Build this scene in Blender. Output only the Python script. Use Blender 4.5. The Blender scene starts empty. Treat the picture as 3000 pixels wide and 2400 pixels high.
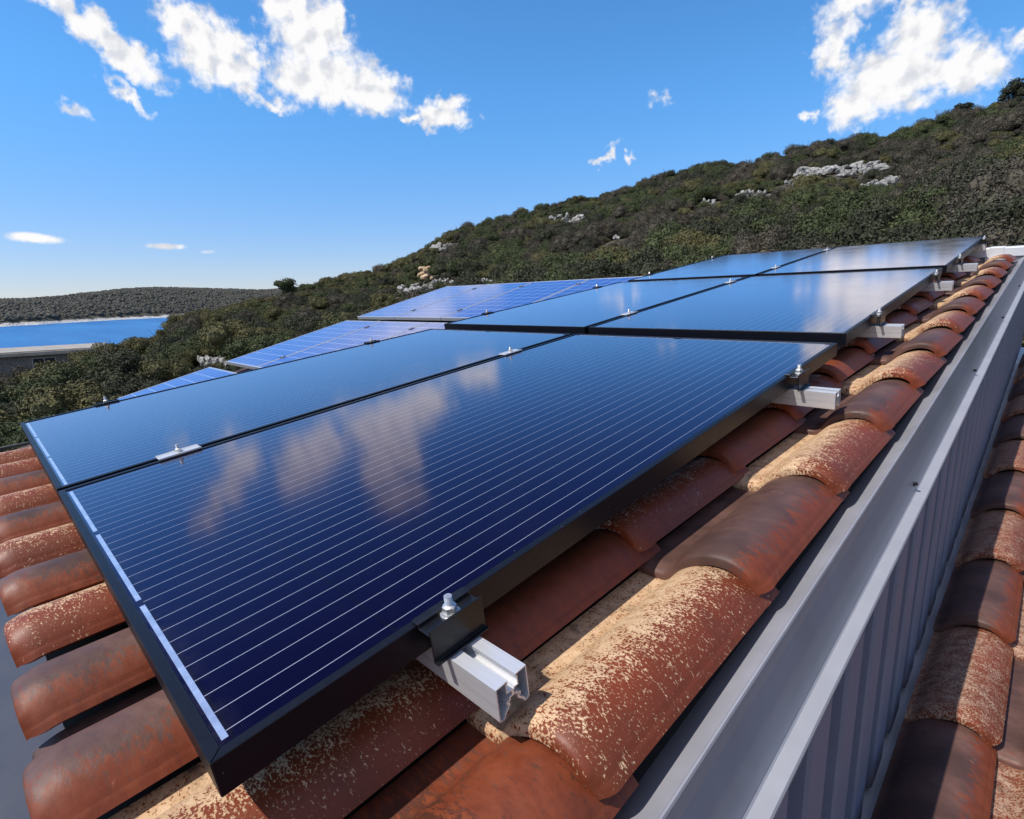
import bpy, bmesh, math, random
import numpy as np
from mathutils import Matrix, Vector, noise as mnoise

PI = math.pi
S = math.radians(7.0)                       # pitch of the panelled roof
M = Matrix.Rotation(S, 4, 'X')              # roof frame (u right, v upslope, n normal) -> world
scene = bpy.context.scene
COL = scene.collection

# ------------------------------------------------------------------ camera
CAMU = Vector((0.45781, -0.04018, 0.38556))
Rr = ((0.7101419, 0.6951042, -0.1119317), (0.1249199, -0.2808550, -0.9515858), (-0.6928878, 0.6617784, -0.2862792))
rot = Matrix(((Rr[0][0], -Rr[1][0], -Rr[2][0]), (Rr[0][1], -Rr[1][1], -Rr[2][1]), (Rr[0][2], -Rr[1][2], -Rr[2][2]))).to_4x4()
cam_d = bpy.data.cameras.new('camera')
cam_d.sensor_width = 36.0
cam_d.lens = 36.0 * 1583.4 / 3000.0
cam_d.clip_start = 0.02
cam_d.clip_end = 20000
cam = bpy.data.objects.new('camera', cam_d)
COL.objects.link(cam)
cam.matrix_world = M @ Matrix.Translation(CAMU) @ rot
scene.camera = cam
CAMW = (M @ CAMU)

# ------------------------------------------------------------------ sun, exposure
sun_dir = (M.to_3x3() @ Vector((-0.24, -0.46, 1.0))).normalized()      # towards the sun
SUN_EL = math.asin(sun_dir.z)
SUN_AZ = math.atan2(sun_dir.x, sun_dir.y)
sl = bpy.data.lights.new('sun', 'SUN')
sl.energy = 3.7
sl.angle = math.radians(0.53)
sl.color = (1.0, 0.95, 0.87)
so = bpy.data.objects.new('sun', sl)
COL.objects.link(so)
so.rotation_euler = sun_dir.to_track_quat('Z', 'Y').to_euler()
so.location = (0, 0, 30)
scene.view_settings.view_transform = 'Standard'
scene.view_settings.look = 'None'
scene.view_settings.exposure = 0.34
scene.view_settings.gamma = 1.0
scene.cycles.use_denoising = True
scene.cycles.max_bounces = 6

# ------------------------------------------------------------------ node helpers
class NT:
    def __init__(s, nt):
        s.nt = nt; s.n = nt.nodes; s.l = nt.links
    def node(s, t, **kw):
        n = s.n.new(t)
        for k, v in kw.items():
            if k == 'inp':
                for kk, vv in v.items():
                    if hasattr(vv, 'is_output') and vv.is_output: s.l.new(vv, n.inputs[kk])
                    else: n.inputs[kk].default_value = vv
            else: setattr(n, k, v)
        return n
    def math(s, op, a, b=0.0, c=0.0, clamp=False):
        n = s.node('ShaderNodeMath', operation=op, use_clamp=clamp, inp={0: a, 1: b, 2: c})
        return n.outputs[0]
    def mr(s, v, a, b, c=0.0, d=1.0, smooth=False):
        n = s.node('ShaderNodeMapRange', interpolation_type='SMOOTHSTEP' if smooth else 'LINEAR',
                   inp={0: v, 1: a, 2: b, 3: c, 4: d})
        return n.outputs[0]
    def mix(s, f, a, b):
        n = s.node('ShaderNodeMix', data_type='RGBA')
        for i, v in ((0, f), (6, a), (7, b)):
            if hasattr(v, 'is_output') and v.is_output: s.l.new(v, n.inputs[i])
            else: n.inputs[i].default_value = v if i == 0 else ((*v, 1) if len(v) == 3 else v)
        return n.outputs[2]
    def noise(s, vec, scale, detail=3, rough=0.5, dist=0.0):
        n = s.node('ShaderNodeTexNoise', inp={'Scale': scale, 'Detail': detail, 'Roughness': rough, 'Distortion': dist})
        if vec is not None: s.l.new(vec, n.inputs['Vector'])
        return n.outputs[0]
    def vmath(s, op, a, b=(0, 0, 0)):
        n = s.node('ShaderNodeVectorMath', operation=op, inp={0: a, 1: b})
        return n.outputs[0] if op not in ('LENGTH', 'DOT_PRODUCT') else n.outputs[1]

# ------------------------------------------------------------------ world
world = bpy.data.worlds.new('World')
scene.world = world
world.use_nodes = True
world.node_tree.nodes.clear()
W = NT(world.node_tree)
sky = W.node('ShaderNodeTexSky', sky_type='NISHITA', sun_disc=False)
sky.sun_elevation = SUN_EL
sky.sun_rotation = SUN_AZ
sky.altitude = 0
sky.air_density = 1.0
sky.dust_density = 0.05
sky.ozone_density = 2.2
SKY_STRENGTH = 0.116
geo = W.node('ShaderNodeTexCoord')
sep = W.node('ShaderNodeSeparateXYZ', inp={0: geo.outputs['Generated']})
az = W.math('MULTIPLY', W.math('ARCTAN2', sep.outputs[0], sep.outputs[1]), 180 / PI)
el = W.math('MULTIPLY', W.math('ARCSINE', sep.outputs[2]), 180 / PI)
P = W.node('ShaderNodeCombineXYZ', inp={0: az, 1: el, 2: 0.0}).outputs[0]
# ragged edges: the coordinates are pushed about by turbulence
nz = W.node('ShaderNodeTexNoise', inp={'Vector': P, 'Scale': 0.62, 'Detail': 5.0, 'Roughness': 0.52})
push = W.node('ShaderNodeVectorMath', operation='SUBTRACT', inp={0: nz.outputs['Color'], 1: (0.5, 0.5, 0.5)}).outputs[0]
push2 = W.node('ShaderNodeVectorMath', operation='MULTIPLY', inp={0: push, 1: (4.6, 3.2, 0)}).outputs[0]
PP = W.vmath('ADD', P, push2)
CLOUDS = [  # azimuth, elevation, half width, half height, tilt, weight
    (-79.6, 20.9, 3.0, 1.0, -33, 1), (-76.9, 18.9, 2.7, 1.1, -30, 1), (-81.8, 22.3, 1.6, .6, -20, .7), (-77.3, 16.5, 1.6, .45, -42, .55), (-81.0, 14.9, 1.2, .4, -30, .45),
    (-70.8, 20.6, 3.1, 2.3, 0, 1.1), (-69.3, 19.1, 2.4, 1.3, 0, 1), (-72.6, 22.2, 1.7, 1.2, 0, 1), (-67.6, 20.3, 1.2, .9, -30, 1),
    (-61.8, 19.3, 4.4, 2.1, 0, 1.15), (-57.6, 18.9, 3.0, 1.7, -10, 1.1), (-62.6, 22.4, 3.3, 2.4, 15, 1.1), (-64.3, 24.4, 2.3, 1.5, 0, 1), (-60.6, 23.8, 1.6, 1.5, 0, 1),
    (-66.3, 17.3, 2.0, .45, -14, .6), (-63, 27.2, 2.8, 1.6, 0, .9),
    (-51.3, 16.7, 2.7, .95, 4, 1.1), (-50.4, 17.8, 1.3, .8, 0, .9), (-54.2, 16.4, .9, .45, 0, .8),
    (-11.4, 15.9, 4.3, 2.2, 8, 1.15), (-14.4, 14.6, 1.9, 1.5, 0, 1.0), (-7.6, 15.7, 2.9, 1.4, -12, 1.1), (-10.4, 18.6, 2.4, 1.7, 0, 1), (-16.0, 18.9, 1.3, 2.4, 10, .75),
    (-14.7, 21.8, 2.6, 1.2, 10, .65), (-11.0, 20.9, .9, 1.3, 0, .7), (-4.0, 16.9, 1.4, .6, 15, .6), (-3.2, 20.2, 1.1, .9, 0, .7), (-9.0, 23.2, 1.3, .6, 0, .8),
    (-35.0, 13.1, 1.3, .42, 35, .6), (-32.7, 12.4, .6, .42, 30, .65), (-36.0, 12.4, .6, .38, 20, .55), (-30.3, 17.4, .6, .4, 0, .4), (-17.6, 14.3, .6, .35, 0, .5),
    (-84.8, 5.45, 1.6, .34, -3, .95), (-76.4, 5.1, 1.3, .24, 0, .9), (-88.6, 5.2, .9, .25, 0, .8), (-73.2, 4.7, .5, .15, 0, .4)]
dens = None
for (a, e, rx, ry, tilt, w) in CLOUDS:
    mp = W.node('ShaderNodeMapping', vector_type='TEXTURE')
    small = rx < 1.7 and e < 14.5
    W.l.new(P if e < 7 else PP, mp.inputs[0])
    mp.inputs['Location'].default_value = (a, e, 0)
    mp.inputs['Rotation'].default_value = (0, 0, math.radians(tilt))
    mp.inputs['Scale'].default_value = (rx * 1.25, ry * 1.25, 1)
    ln = W.vmath('LENGTH', mp.outputs[0])
    v = W.math('MULTIPLY_ADD', ln, -w, w)
    dens = v if dens is None else W.math('SMOOTH_MAX', dens, v, 0.12)
fine = W.noise(P, 1.1, 6, 0.55, 0.2)
d2 = W.math('ADD', dens, W.math('MULTIPLY_ADD', fine, 0.95, -0.37))
# unseen broken cloud added behind the camera, as neutral fill light
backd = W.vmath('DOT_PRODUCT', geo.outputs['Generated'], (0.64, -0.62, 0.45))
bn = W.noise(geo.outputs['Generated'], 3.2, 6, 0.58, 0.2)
fill_cloud = W.math('MULTIPLY', W.mr(bn, 0.42, 0.56, 0, 1, smooth=True), W.mr(backd, 0.22, 0.48, 0, 1, smooth=True))
alpha = W.math('MAXIMUM', W.mr(d2, -0.02, 0.66, 0, 1, smooth=True), W.math('MULTIPLY', fill_cloud, .92))
bodyA = W.noise(P, 0.55, 4, 0.5, 0.0)
bodyB = W.noise(W.vmath('ADD', P, (-0.50, 0.65, 0.0)), 0.55, 4, 0.5, 0.0)
body = W.math('ADD', W.math('SUBTRACT', bodyA, bodyB), W.math('MULTIPLY', dens, 0.10))
lit = W.mr(body, -0.16, 0.12, 0.0, 1.0, smooth=True)
ccol = W.mix(lit, (0.72, 0.735, 0.78), (1.0, 0.985, 0.975))
# clear-sky colour: the phone picture's deep blue
tint = W.node('ShaderNodeMix', data_type='RGBA', blend_type='MULTIPLY'); tint.inputs[0].default_value = 1.0
W.l.new(sky.outputs[0], tint.inputs[6]); zen = W.mix(W.mr(el, 22, 55, 0, 1, smooth=True), (0.50, 0.99, 1.33), (0.34, 0.54, 0.92))
W.l.new(W.mix(W.mr(el, 0, 20, 0, 1, smooth=True), (0.60, 0.65, 0.90), zen), tint.inputs[7]); tint = tint.outputs[2]
bg1 = W.node('ShaderNodeBackground', inp={'Color': tint, 'Strength': SKY_STRENGTH})
bg2 = W.node('ShaderNodeBackground', inp={'Color': ccol, 'Strength': 0.80})
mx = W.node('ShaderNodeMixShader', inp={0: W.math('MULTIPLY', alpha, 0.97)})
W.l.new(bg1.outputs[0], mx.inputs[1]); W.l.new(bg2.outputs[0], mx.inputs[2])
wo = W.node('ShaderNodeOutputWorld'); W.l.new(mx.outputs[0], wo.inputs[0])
world.cycles.sampling_method = 'MANUAL'
world.cycles.sample_map_resolution = 512

# ------------------------------------------------------------------ material helpers
MATS = {}
def mat(name):
    m = bpy.data.materials.new(name); m.use_nodes = True
    m.node_tree.nodes.clear()
    t = NT(m.node_tree)
    b = t.node('ShaderNodeBsdfPrincipled')
    o = t.node('ShaderNodeOutputMaterial'); t.l.new(b.outputs[0], o.inputs[0])
    MATS[name] = m
    return m, t, b
def setb(t, b, **kw):
    for k, v in kw.items():
        k = k.replace('_', ' ')
        if hasattr(v, 'is_output'): t.l.new(v, b.inputs[k])
        elif isinstance(v, tuple) and len(v) == 3: b.inputs[k].default_value = (*v, 1)
        else: b.inputs[k].default_value = v
def bump(t, b, h, strength=0.3, dist=0.01):
    n = t.node('ShaderNodeBump', inp={'Strength': strength, 'Distance': dist, 'Height': h})
    t.l.new(n.outputs[0], b.inputs['Normal'])
def objco(t):
    return t.node('ShaderNodeTexCoord').outputs['Object']
def simple(name, col, rough=0.5, metal=0.0, nscale=30, namp=0.12, b_=0.0, rvar=0.1):
    m, t, b = mat(name)
    c = objco(t); n = t.noise(c, nscale, 4, 0.6)
    d = tuple(x * (1 - namp) for x in col); u = tuple(min(1, x * (1 + namp)) for x in col)
    setb(t, b, Base_Color=t.mix(t.mr(n, .3, .7), d, u), Roughness=t.mr(n, .3, .7, rough - rvar, rough + rvar), Metallic=metal)
    if b_: bump(t, b, n, b_, 0.005)
    return m

# glazed clay with slip sprayed on from the upslope left: it thins out to bare red on the right flank
def tile_mat(kind):
    m, t, b = mat('clay_' + kind)
    co = objco(t)
    oi = t.node('ShaderNodeObjectInfo')
    off = t.node('ShaderNodeCombineXYZ', inp={0: t.math('MULTIPLY', oi.outputs['Random'], 37.0), 1: t.math('MULTIPLY', oi.outputs['Random'], 91.0), 2: 0.0}).outputs[0]
    sx = t.node('ShaderNodeSeparateXYZ', inp={0: co})
    x, y = sx.outputs[0], sx.outputs[1]
    flat = t.node('ShaderNodeCombineXYZ', inp={0: t.math('MULTIPLY', x, 0.72), 1: y, 2: t.math('MULTIPLY', sx.outputs[2], 0.45)}).outputs[0]
    vec = t.vmath('ADD', flat, off)
    big = t.noise(vec, 9, 3, 0.5)
    mid = t.noise(vec, 60, 4, 0.6)
    rnd = oi.outputs['Random']
    redc = t.mix(t.mr(mid, .3, .7), (0.150, 0.034, 0.014), (0.225, 0.054, 0.021))
    redc = t.mix(t.mr(rnd, 0, 1, 0, .35), redc, (0.20, 0.042, 0.018))
    if kind in ('cream', 'pale', 'speckled'):
        base = t.mix(t.mr(big, .35, .7), (0.200, 0.041, 0.015), (0.150, 0.034, 0.014))
        fl = t.noise(vec, 360 if kind == 'cream' else 400, 2.5, 0.62, 0.5)
        fl2 = t.noise(vec, 55, 3, 0.6, 0.5)
        f = t.math('MULTIPLY_ADD', fl2, 0.30, fl)
        # coverage falls off across the right flank and at the very tip
        cov = t.mr(x, 0.085, 0.212, -0.035, 0.25, smooth=True) if kind != 'speckled' else t.mr(x, 0.10, 0.214, -0.01, 0.07, smooth=True)
        cov = t.math('ADD', cov, t.mr(big, .3, .7, .025, -.025))
        cov = t.math('ADD', cov, t.mr(y, 0.0, 0.03, 0.03, 0.0))
        th = t.math('ADD', cov, {'cream': 0.572, 'pale': 0.618, 'speckled': 0.640}[kind])
        a = t.mr(t.math('SUBTRACT', f, th), -0.03, 0.045)
        slip = t.mix(t.mr(fl2, .35, .7), (0.50, 0.315, 0.175), (0.63, 0.44, 0.27))
        if kind == 'speckled': slip = t.mix(t.mr(fl2, .35, .7), (0.30, 0.19, 0.125), (0.42, 0.285, 0.20))
        if kind == 'pale': slip = t.mix(t.mr(fl2, .35, .7), (0.55, 0.42, 0.36), (0.66, 0.52, 0.45))
        col = t.mix(a, base, slip)
        rough = t.mr(a, 0, 1, 0.46, 0.66)
        h = a
    else:
        br = (0.115, 0.060, 0.048) if kind == 'brown' else (0.13, 0.042, 0.024)
        base = redc
        smoky = t.mix(t.mr(mid, .3, .7), br, tuple(v * 1.45 for v in br))
        str_ = t.noise(t.node('ShaderNodeVectorMath', operation='MULTIPLY', inp={0: vec, 1: (.8, 1.3, 1)}).outputs[0], 120, 4, 0.7, 0.5)
        f = t.math('ADD', t.math('MULTIPLY', str_, 0.80), t.math('MULTIPLY', big, 0.26))
        lim = (0.135, 0.218, 0.30, 0.70) if kind == 'brown' else (0.02, 0.19, 0.50, 0.62)
        th = t.mr(x, *lim, smooth=True)
        th = t.math('ADD', th, t.mr(y, 0.0, 0.06, 0.08, 0.0))
        a = t.mr(t.math('SUBTRACT', f, th), *((-0.06, 0.09) if kind == 'brown' else (-0.01, 0.05)))
        dark = t.mix(t.mr(big, .35, .65), smoky, tuple(v * .62 for v in br))
        col = t.mix(a, base, dark)
        # a few pale scuffs
        sc = t.mr(t.noise(vec, 38, 2, 0.7, 1.5), .70, .78, 0, .35)
        col = t.mix(sc, col, (0.42, 0.22, 0.14))
        rough = t.mr(mid, .3, .7, 0.42, 0.60)
        h = mid
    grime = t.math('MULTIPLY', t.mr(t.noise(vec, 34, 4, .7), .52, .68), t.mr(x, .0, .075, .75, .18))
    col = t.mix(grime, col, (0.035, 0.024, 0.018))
    setb(t, b, Base_Color=col, Roughness=rough, Specular_IOR_Level=0.32)
    nn = t.noise(vec, 300, 3, 0.6)
    wav = t.math('MULTIPLY', t.noise(vec, 30, 3, .5), 3.5)
    bump(t, b, t.math('ADD', wav, t.math('ADD', t.math('MULTIPLY', h, 0.5), nn)), 0.20, 0.0011)
    return m
for k in ('cream', 'pale', 'brown', 'orange', 'speckled'): tile_mat(k)

simple('galv', (0.33, 0.335, 0.37), 0.48, 0.1, 14, 0.05, 0.02, 0.05)
simple('flash', (0.29, 0.29, 0.32), 0.36, 0.1, 5, 0.16, 0.02, 0.05)
simple('cladding', (0.20, 0.215, 0.285), 0.55, 0.0, 5, 0.05, 0.02, 0.05)
simple('gutter', (0.085, 0.085, 0.10), 0.42, 0.3, 7, 0.1, 0.02, 0.06)
simple('zinc', (0.66, 0.65, 0.63), 0.36, 0.75, 300, 0.1, 0.0, 0.08)
simple('black_clamp', (0.012, 0.012, 0.014), 0.34, 0.3, 60, 0.3)
simple('white_plastic', (0.70, 0.70, 0.72), 0.4, 0.0, 8, 0.04)
simple('underlay', (0.03, 0.028, 0.027), 0.9)
simple('render_wall', (0.5, 0.47, 0.42), 0.9, 0, 6, 0.1, 0.2)
simple('cable', (0.02, 0.02, 0.02), 0.5)
simple('poly_frame', (0.62, 0.63, 0.65), 0.38, 0.6, 40, 0.05)
m, t, b = mat('alu_rail')
c = objco(t)
cc = t.node('ShaderNodeVectorMath', operation='MULTIPLY', inp={0: c, 1: (2, 420, 420)}).outputs[0]
n = t.noise(cc, 1.0, 3, .6)
setb(t, b, Base_Color=t.mix(n, (0.62, 0.62, 0.635), (0.78, 0.78, 0.79)), Metallic=0.45, Roughness=t.mr(n, .3, .7, .26, .42))
bump(t, b, n, .12, .0005)
# black anodised frame with rubs at its edges
m, t, b = mat('black_frame')
c = objco(t); n = t.noise(c, 90, 4, .7); n2 = t.noise(c, 14, 3, .6, 1.5)
sc = t.math('MULTIPLY', t.mr(n, .66, .72), t.mr(n2, .55, .62))
setb(t, b, Base_Color=t.mix(sc, (0.005, 0.0055, 0.010), (0.22, 0.23, 0.26)), Roughness=t.mr(n, .3, .7, .34, .46), Metallic=0.0, Specular_IOR_Level=.24)
bump(t, b, n, .08, .0006)
simple('ribbon', (0.62, 0.68, 0.80), 0.25, 0.7, 40, 0.15)
simple('backsheet_black', (0.010, 0.010, 0.022), 0.2, 0.0)
simple('cell_under', (0.05, 0.05, 0.05), 0.6)

PL = 1.7795
def stripes(t, co, period, width, offset):
    """1 inside lines of the given width repeating every period"""
    v = t.math('ADD', co, -offset + period * 200)
    fr = t.math('FRACT', t.math('DIVIDE', v, period))
    d = t.math('ABSOLUTE', t.math('SUBTRACT', fr, 0.5))
    hw = width / period / 2
    return t.mr(d, 0.5 - hw * 1.15, 0.5 - hw * 0.85)
# mono glass: local x from -1..0 (u), y 0..PL
m, t, b = mat('mono_glass')
c = objco(t); s_ = t.node('ShaderNodeSeparateXYZ', inp={0: c}); X, Y = s_.outputs[0], s_.outputs[1]
bus = stripes(t, X, 0.0314, 0.00085, -0.029)
gap = stripes(t, Y, 0.1722, 0.004, 0.024 + 0.1722)
celgap = stripes(t, X, 0.157, 0.0022, -0.0133)
fing = stripes(t, Y, 0.0021, 0.0006, 0.0)
inside = t.math('MULTIPLY', t.mr(Y, 0.0215, 0.0222), t.mr(Y, PL - 0.0222, PL - 0.0215, 1, 0))
cellc = t.mix(t.noise(c, 3, 2), (0.0014, 0.0010, 0.0105), (0.0019, 0.0014, 0.0170))
cellc = t.mix(t.math('MULTIPLY', fing, .3), cellc, (0.012, 0.014, 0.036))
cellc = t.mix(t.math('MAXIMUM', gap, celgap), cellc, (0.003, 0.003, 0.010))
linef = t.math('MULTIPLY', bus, inside)
col = t.mix(linef, cellc, (0.50, 0.53, 0.60))
dust = t.noise(c, 140, 3, .7)
spk = t.math('MULTIPLY', t.mr(dust, .735, .75), .35)
film = t.math('MULTIPLY', t.mr(t.noise(c, 2.6, 6, .7, 1.2), .52, .78), .012)
film = t.math('ADD', film, t.math('MULTIPLY', t.mr(t.math('MINIMUM', Y, t.math('ADD', X, 1.0)), .012, .045, .04, 0), t.mr(t.noise(c, 25, 4, .7), .4, .7)))
col = t.mix(spk, col, (0.3, 0.3, 0.34)); col = t.mix(film, col, (0.36, 0.34, 0.31))
fog = t.noise(c, 5, 4, .6)
setb(t, b, Base_Color=col, Roughness=.5, Specular_IOR_Level=0.0, Metallic=t.math('MULTIPLY', linef, .6))
def ar_glass(t, b, rough, tintc=(0.96, 0.93, 1.0), ior=1.5):
    """anti-reflective glass over the cells: a bluish mirror that strengthens towards grazing"""
    gl = t.node('ShaderNodeBsdfGlossy', inp={'Color': t.mix(t.mr(t.node('ShaderNodeLayerWeight', inp={'Blend': .5}).outputs['Facing'], .35, .80), (0.62, 0.48, 1.0), tintc), 'Roughness': rough})
    lw = t.node('ShaderNodeLayerWeight', inp={'Blend': .5}).outputs['Facing']
    fr = t.math('MINIMUM', t.math('MULTIPLY_ADD', t.math('POWER', lw, 4.6), 1.40, .006), .92)
    mx = t.node('ShaderNodeMixShader', inp={0: fr})
    t.l.new(b.outputs[0], mx.inputs[1]); t.l.new(gl.outputs[0], mx.inputs[2])
    out = [n for n in t.n if n.type == 'OUTPUT_MATERIAL'][0]; t.l.new(mx.outputs[0], out.inputs[0])
ar_glass(t, b, t.mr(fog, .3, .7, .07, .11))
# blue polycrystalline glass
m, t, b = mat('poly_glass')
c = objco(t); s_ = t.node('ShaderNodeSeparateXYZ', inp={0: c}); X, Y = s_.outputs[0], s_.outputs[1]
g1 = stripes(t, X, 0.1595, 0.0035, -0.0215); g2 = stripes(t, Y, 0.173, 0.005, 0.026)
b1 = stripes(t, X, 0.1595 / 3, 0.0018, -0.0215 + 0.1595 / 6)
vo = t.node('ShaderNodeTexVoronoi', inp={'Vector': c, 'Scale': 60.0})
cr = t.mix(vo.outputs['Color'], (0.010, 0.026, 0.22), (0.018, 0.046, 0.34))
col = t.mix(t.math('MULTIPLY', b1, .4), cr, (0.4, 0.45, 0.65))
col = t.mix(t.math('MAXIMUM', g1, g2), col, (0.74, 0.77, 0.84))
setb(t, b, Base_Color=col, Roughness=0.5, Specular_IOR_Level=0.0); ar_glass(t, b, .13, (.9, .92, 1.0))

# ------------------------------------------------------------------ mesh helpers
def mesh_np(name, verts, faces, mats=(), smooth=False):
    me = bpy.data.meshes.new(name)
    me.from_pydata([tuple(v) for v in verts], [], [tuple(f) for f in faces])
    for mm in mats: me.materials.append(MATS[mm])
    if smooth: me.polygons.foreach_set('use_smooth', [True] * len(me.polygons))
    me.update()
    return me
class MB:
    """collects simple solids into one mesh"""
    def __init__(s): s.v = []; s.f = []; s.sm = []
    def add(s, v, f, smooth=False):
        o = len(s.v); s.v += [tuple(x) for x in v]; s.f += [tuple(i + o for i in q) for q in f]; s.sm += [smooth] * len(f); return s
    def box(s, a, b_):
        (x0, y0, z0), (x1, y1, z1) = a, b_
        v = [(x0, y0, z0), (x1, y0, z0), (x1, y1, z0), (x0, y1, z0), (x0, y0, z1), (x1, y0, z1), (x1, y1, z1), (x0, y1, z1)]
        return s.add(v, [(0, 3, 2, 1), (4, 5, 6, 7), (0, 1, 5, 4), (1, 2, 6, 5), (2, 3, 7, 6), (3, 0, 4, 7)])
    def prism(s, poly, axis, a, b_, smooth=False):
        """closed polygon in the two other axes, extruded along axis from a to b_"""
        n = len(poly); v = []
        for k in (a, b_):
            for p, q in poly:
                v.append((k, p, q) if axis == 0 else ((p, k, q) if axis == 1 else (p, q, k)))
        f = [tuple(range(n))[::-1], tuple(range(n, 2 * n))] + [(i, (i + 1) % n, n + (i + 1) % n, n + i) for i in range(n)]
        return s.add(v, f, smooth)
    def cyl(s, c, r, z0, z1, seg=16, r2=None):
        r2 = r if r2 is None else r2; v = []
        for z, rr in ((z0, r), (z1, r2)):
            for i in range(seg): v.append((c[0] + rr * math.cos(2 * PI * i / seg), c[1] + rr * math.sin(2 * PI * i / seg), z))
        f = [tuple(range(seg))[::-1], tuple(range(seg, 2 * seg))] + [(i, (i + 1) % seg, seg + (i + 1) % seg, seg + i) for i in range(seg)]
        return s.add(v, f)
    def tube(s, pts, r, seg=6):
        pts = [Vector(p) for p in pts]; rings = []
        for i, p in enumerate(pts):
            d = (pts[min(i + 1, len(pts) - 1)] - pts[max(i - 1, 0)]).normalized()
            a = d.orthogonal().normalized(); bb = d.cross(a)
            rr = r[i] if isinstance(r, (list, tuple)) else r
            rings.append([p + rr * (a * math.cos(2 * PI * k / seg) + bb * math.sin(2 * PI * k / seg)) for k in range(seg)])
        v = [q for rg in rings for q in rg]; f = []
        for i in range(len(pts) - 1):
            for k in range(seg):
                f.append((i * seg + k, i * seg + (k + 1) % seg, (i + 1) * seg + (k + 1) % seg, (i + 1) * seg + k))
        f.append(tuple(range(seg))[::-1]); f.append(tuple(range((len(pts) - 1) * seg, len(pts) * seg)))
        return s.add(v, f, True)
    def mesh(s, name, mats, bevel=0.0):
        me = mesh_np(name, s.v, s.f, mats)
        me.polygons.foreach_set('use_smooth', s.sm)
        bm = bmesh.new(); bm.from_mesh(me)
        bmesh.ops.recalc_face_normals(bm, faces=bm.faces)
        if bevel:
            bmesh.ops.bevel(bm, geom=[e for e in bm.edges if e.is_manifold and e.calc_face_angle(0) > 0.6], offset=bevel, segments=1, affect='EDGES', profile=0.5, clamp_overlap=True)
        bm.to_mesh(me); bm.free()
        return me
def link(name, data, parent=None, mw=None, loc=None):
    o = bpy.data.objects.new(name, data); COL.objects.link(o)
    if parent: o.parent = parent
    if mw is not None: o.matrix_world = mw
    if loc is not None: o.location = loc
    return o
def tag(o, label=None, cat=None, group=None, kind=None):
    if label: o['label'] = label
    if cat: o['category'] = cat
    if group: o['group'] = group
    if kind: o['kind'] = kind
    return o
def T(u, v, n): return Matrix.Translation((u, v, n))
def thing(name, mw, label, cat, group=None):
    o = bpy.data.objects.new(name, None); COL.objects.link(o); o.matrix_world = mw; o.empty_display_size = .1
    return tag(o, label, cat, group)
def copy_tree(o, mw, label=None):
    c = o.copy(); COL.objects.link(c); c.matrix_world = mw
    if label: c['label'] = label
    for ch in list(o.children):
        d = ch.copy(); COL.objects.link(d); d.parent = c
        for g in ch.children:
            e = g.copy(); COL.objects.link(e); e.parent = d
    return c
ORD = ['first', 'second', 'third', 'fourth', 'fifth', 'sixth', 'seventh', 'eighth', 'ninth', 'tenth', 'eleventh', 'twelfth', 'thirteenth', 'fourteenth', 'fifteenth']

# ------------------------------------------------------------------ the clay tile
TP, TC = 0.1965, 0.385                      # column pitch, course length
PROF = [(-.01, .0008), (0.02, 0.0), (.042, 0.0008), (.050, .0024), (.057, .0070), (.064, .0155), (.071, .0260), (.080, .0370), (.090, .0458), (.102, .0535), (.115, .0592), (.130, .0636), (.146, .0650), (.160, .0637), (.174, .0592), (.186, .0520), (.197, .0425), (.206, .0325), (.2145, .0215)]
def arc_z(x):
    n = len(PROF)
    for i in range(n - 1):
        if x <= PROF[i + 1][0] or i == n - 2:
            (x0, y0), (x1, y1) = PROF[i], PROF[i + 1]
            m0 = (y1 - PROF[i - 1][1]) / (x1 - PROF[i - 1][0]) if i else 0
            m1 = (PROF[i + 2][1] - y0) / (PROF[i + 2][0] - x0) if i < n - 2 else (y1 - y0) / (x1 - x0)
            h = x1 - x0; q = (x - x0) / h
            return (2*q**3 - 3*q*q + 1) * y0 + (q**3 - 2*q*q + q) * h * m0 + (-2*q**3 + 3*q*q) * y1 + (q**3 - q*q) * h * m1
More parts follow.
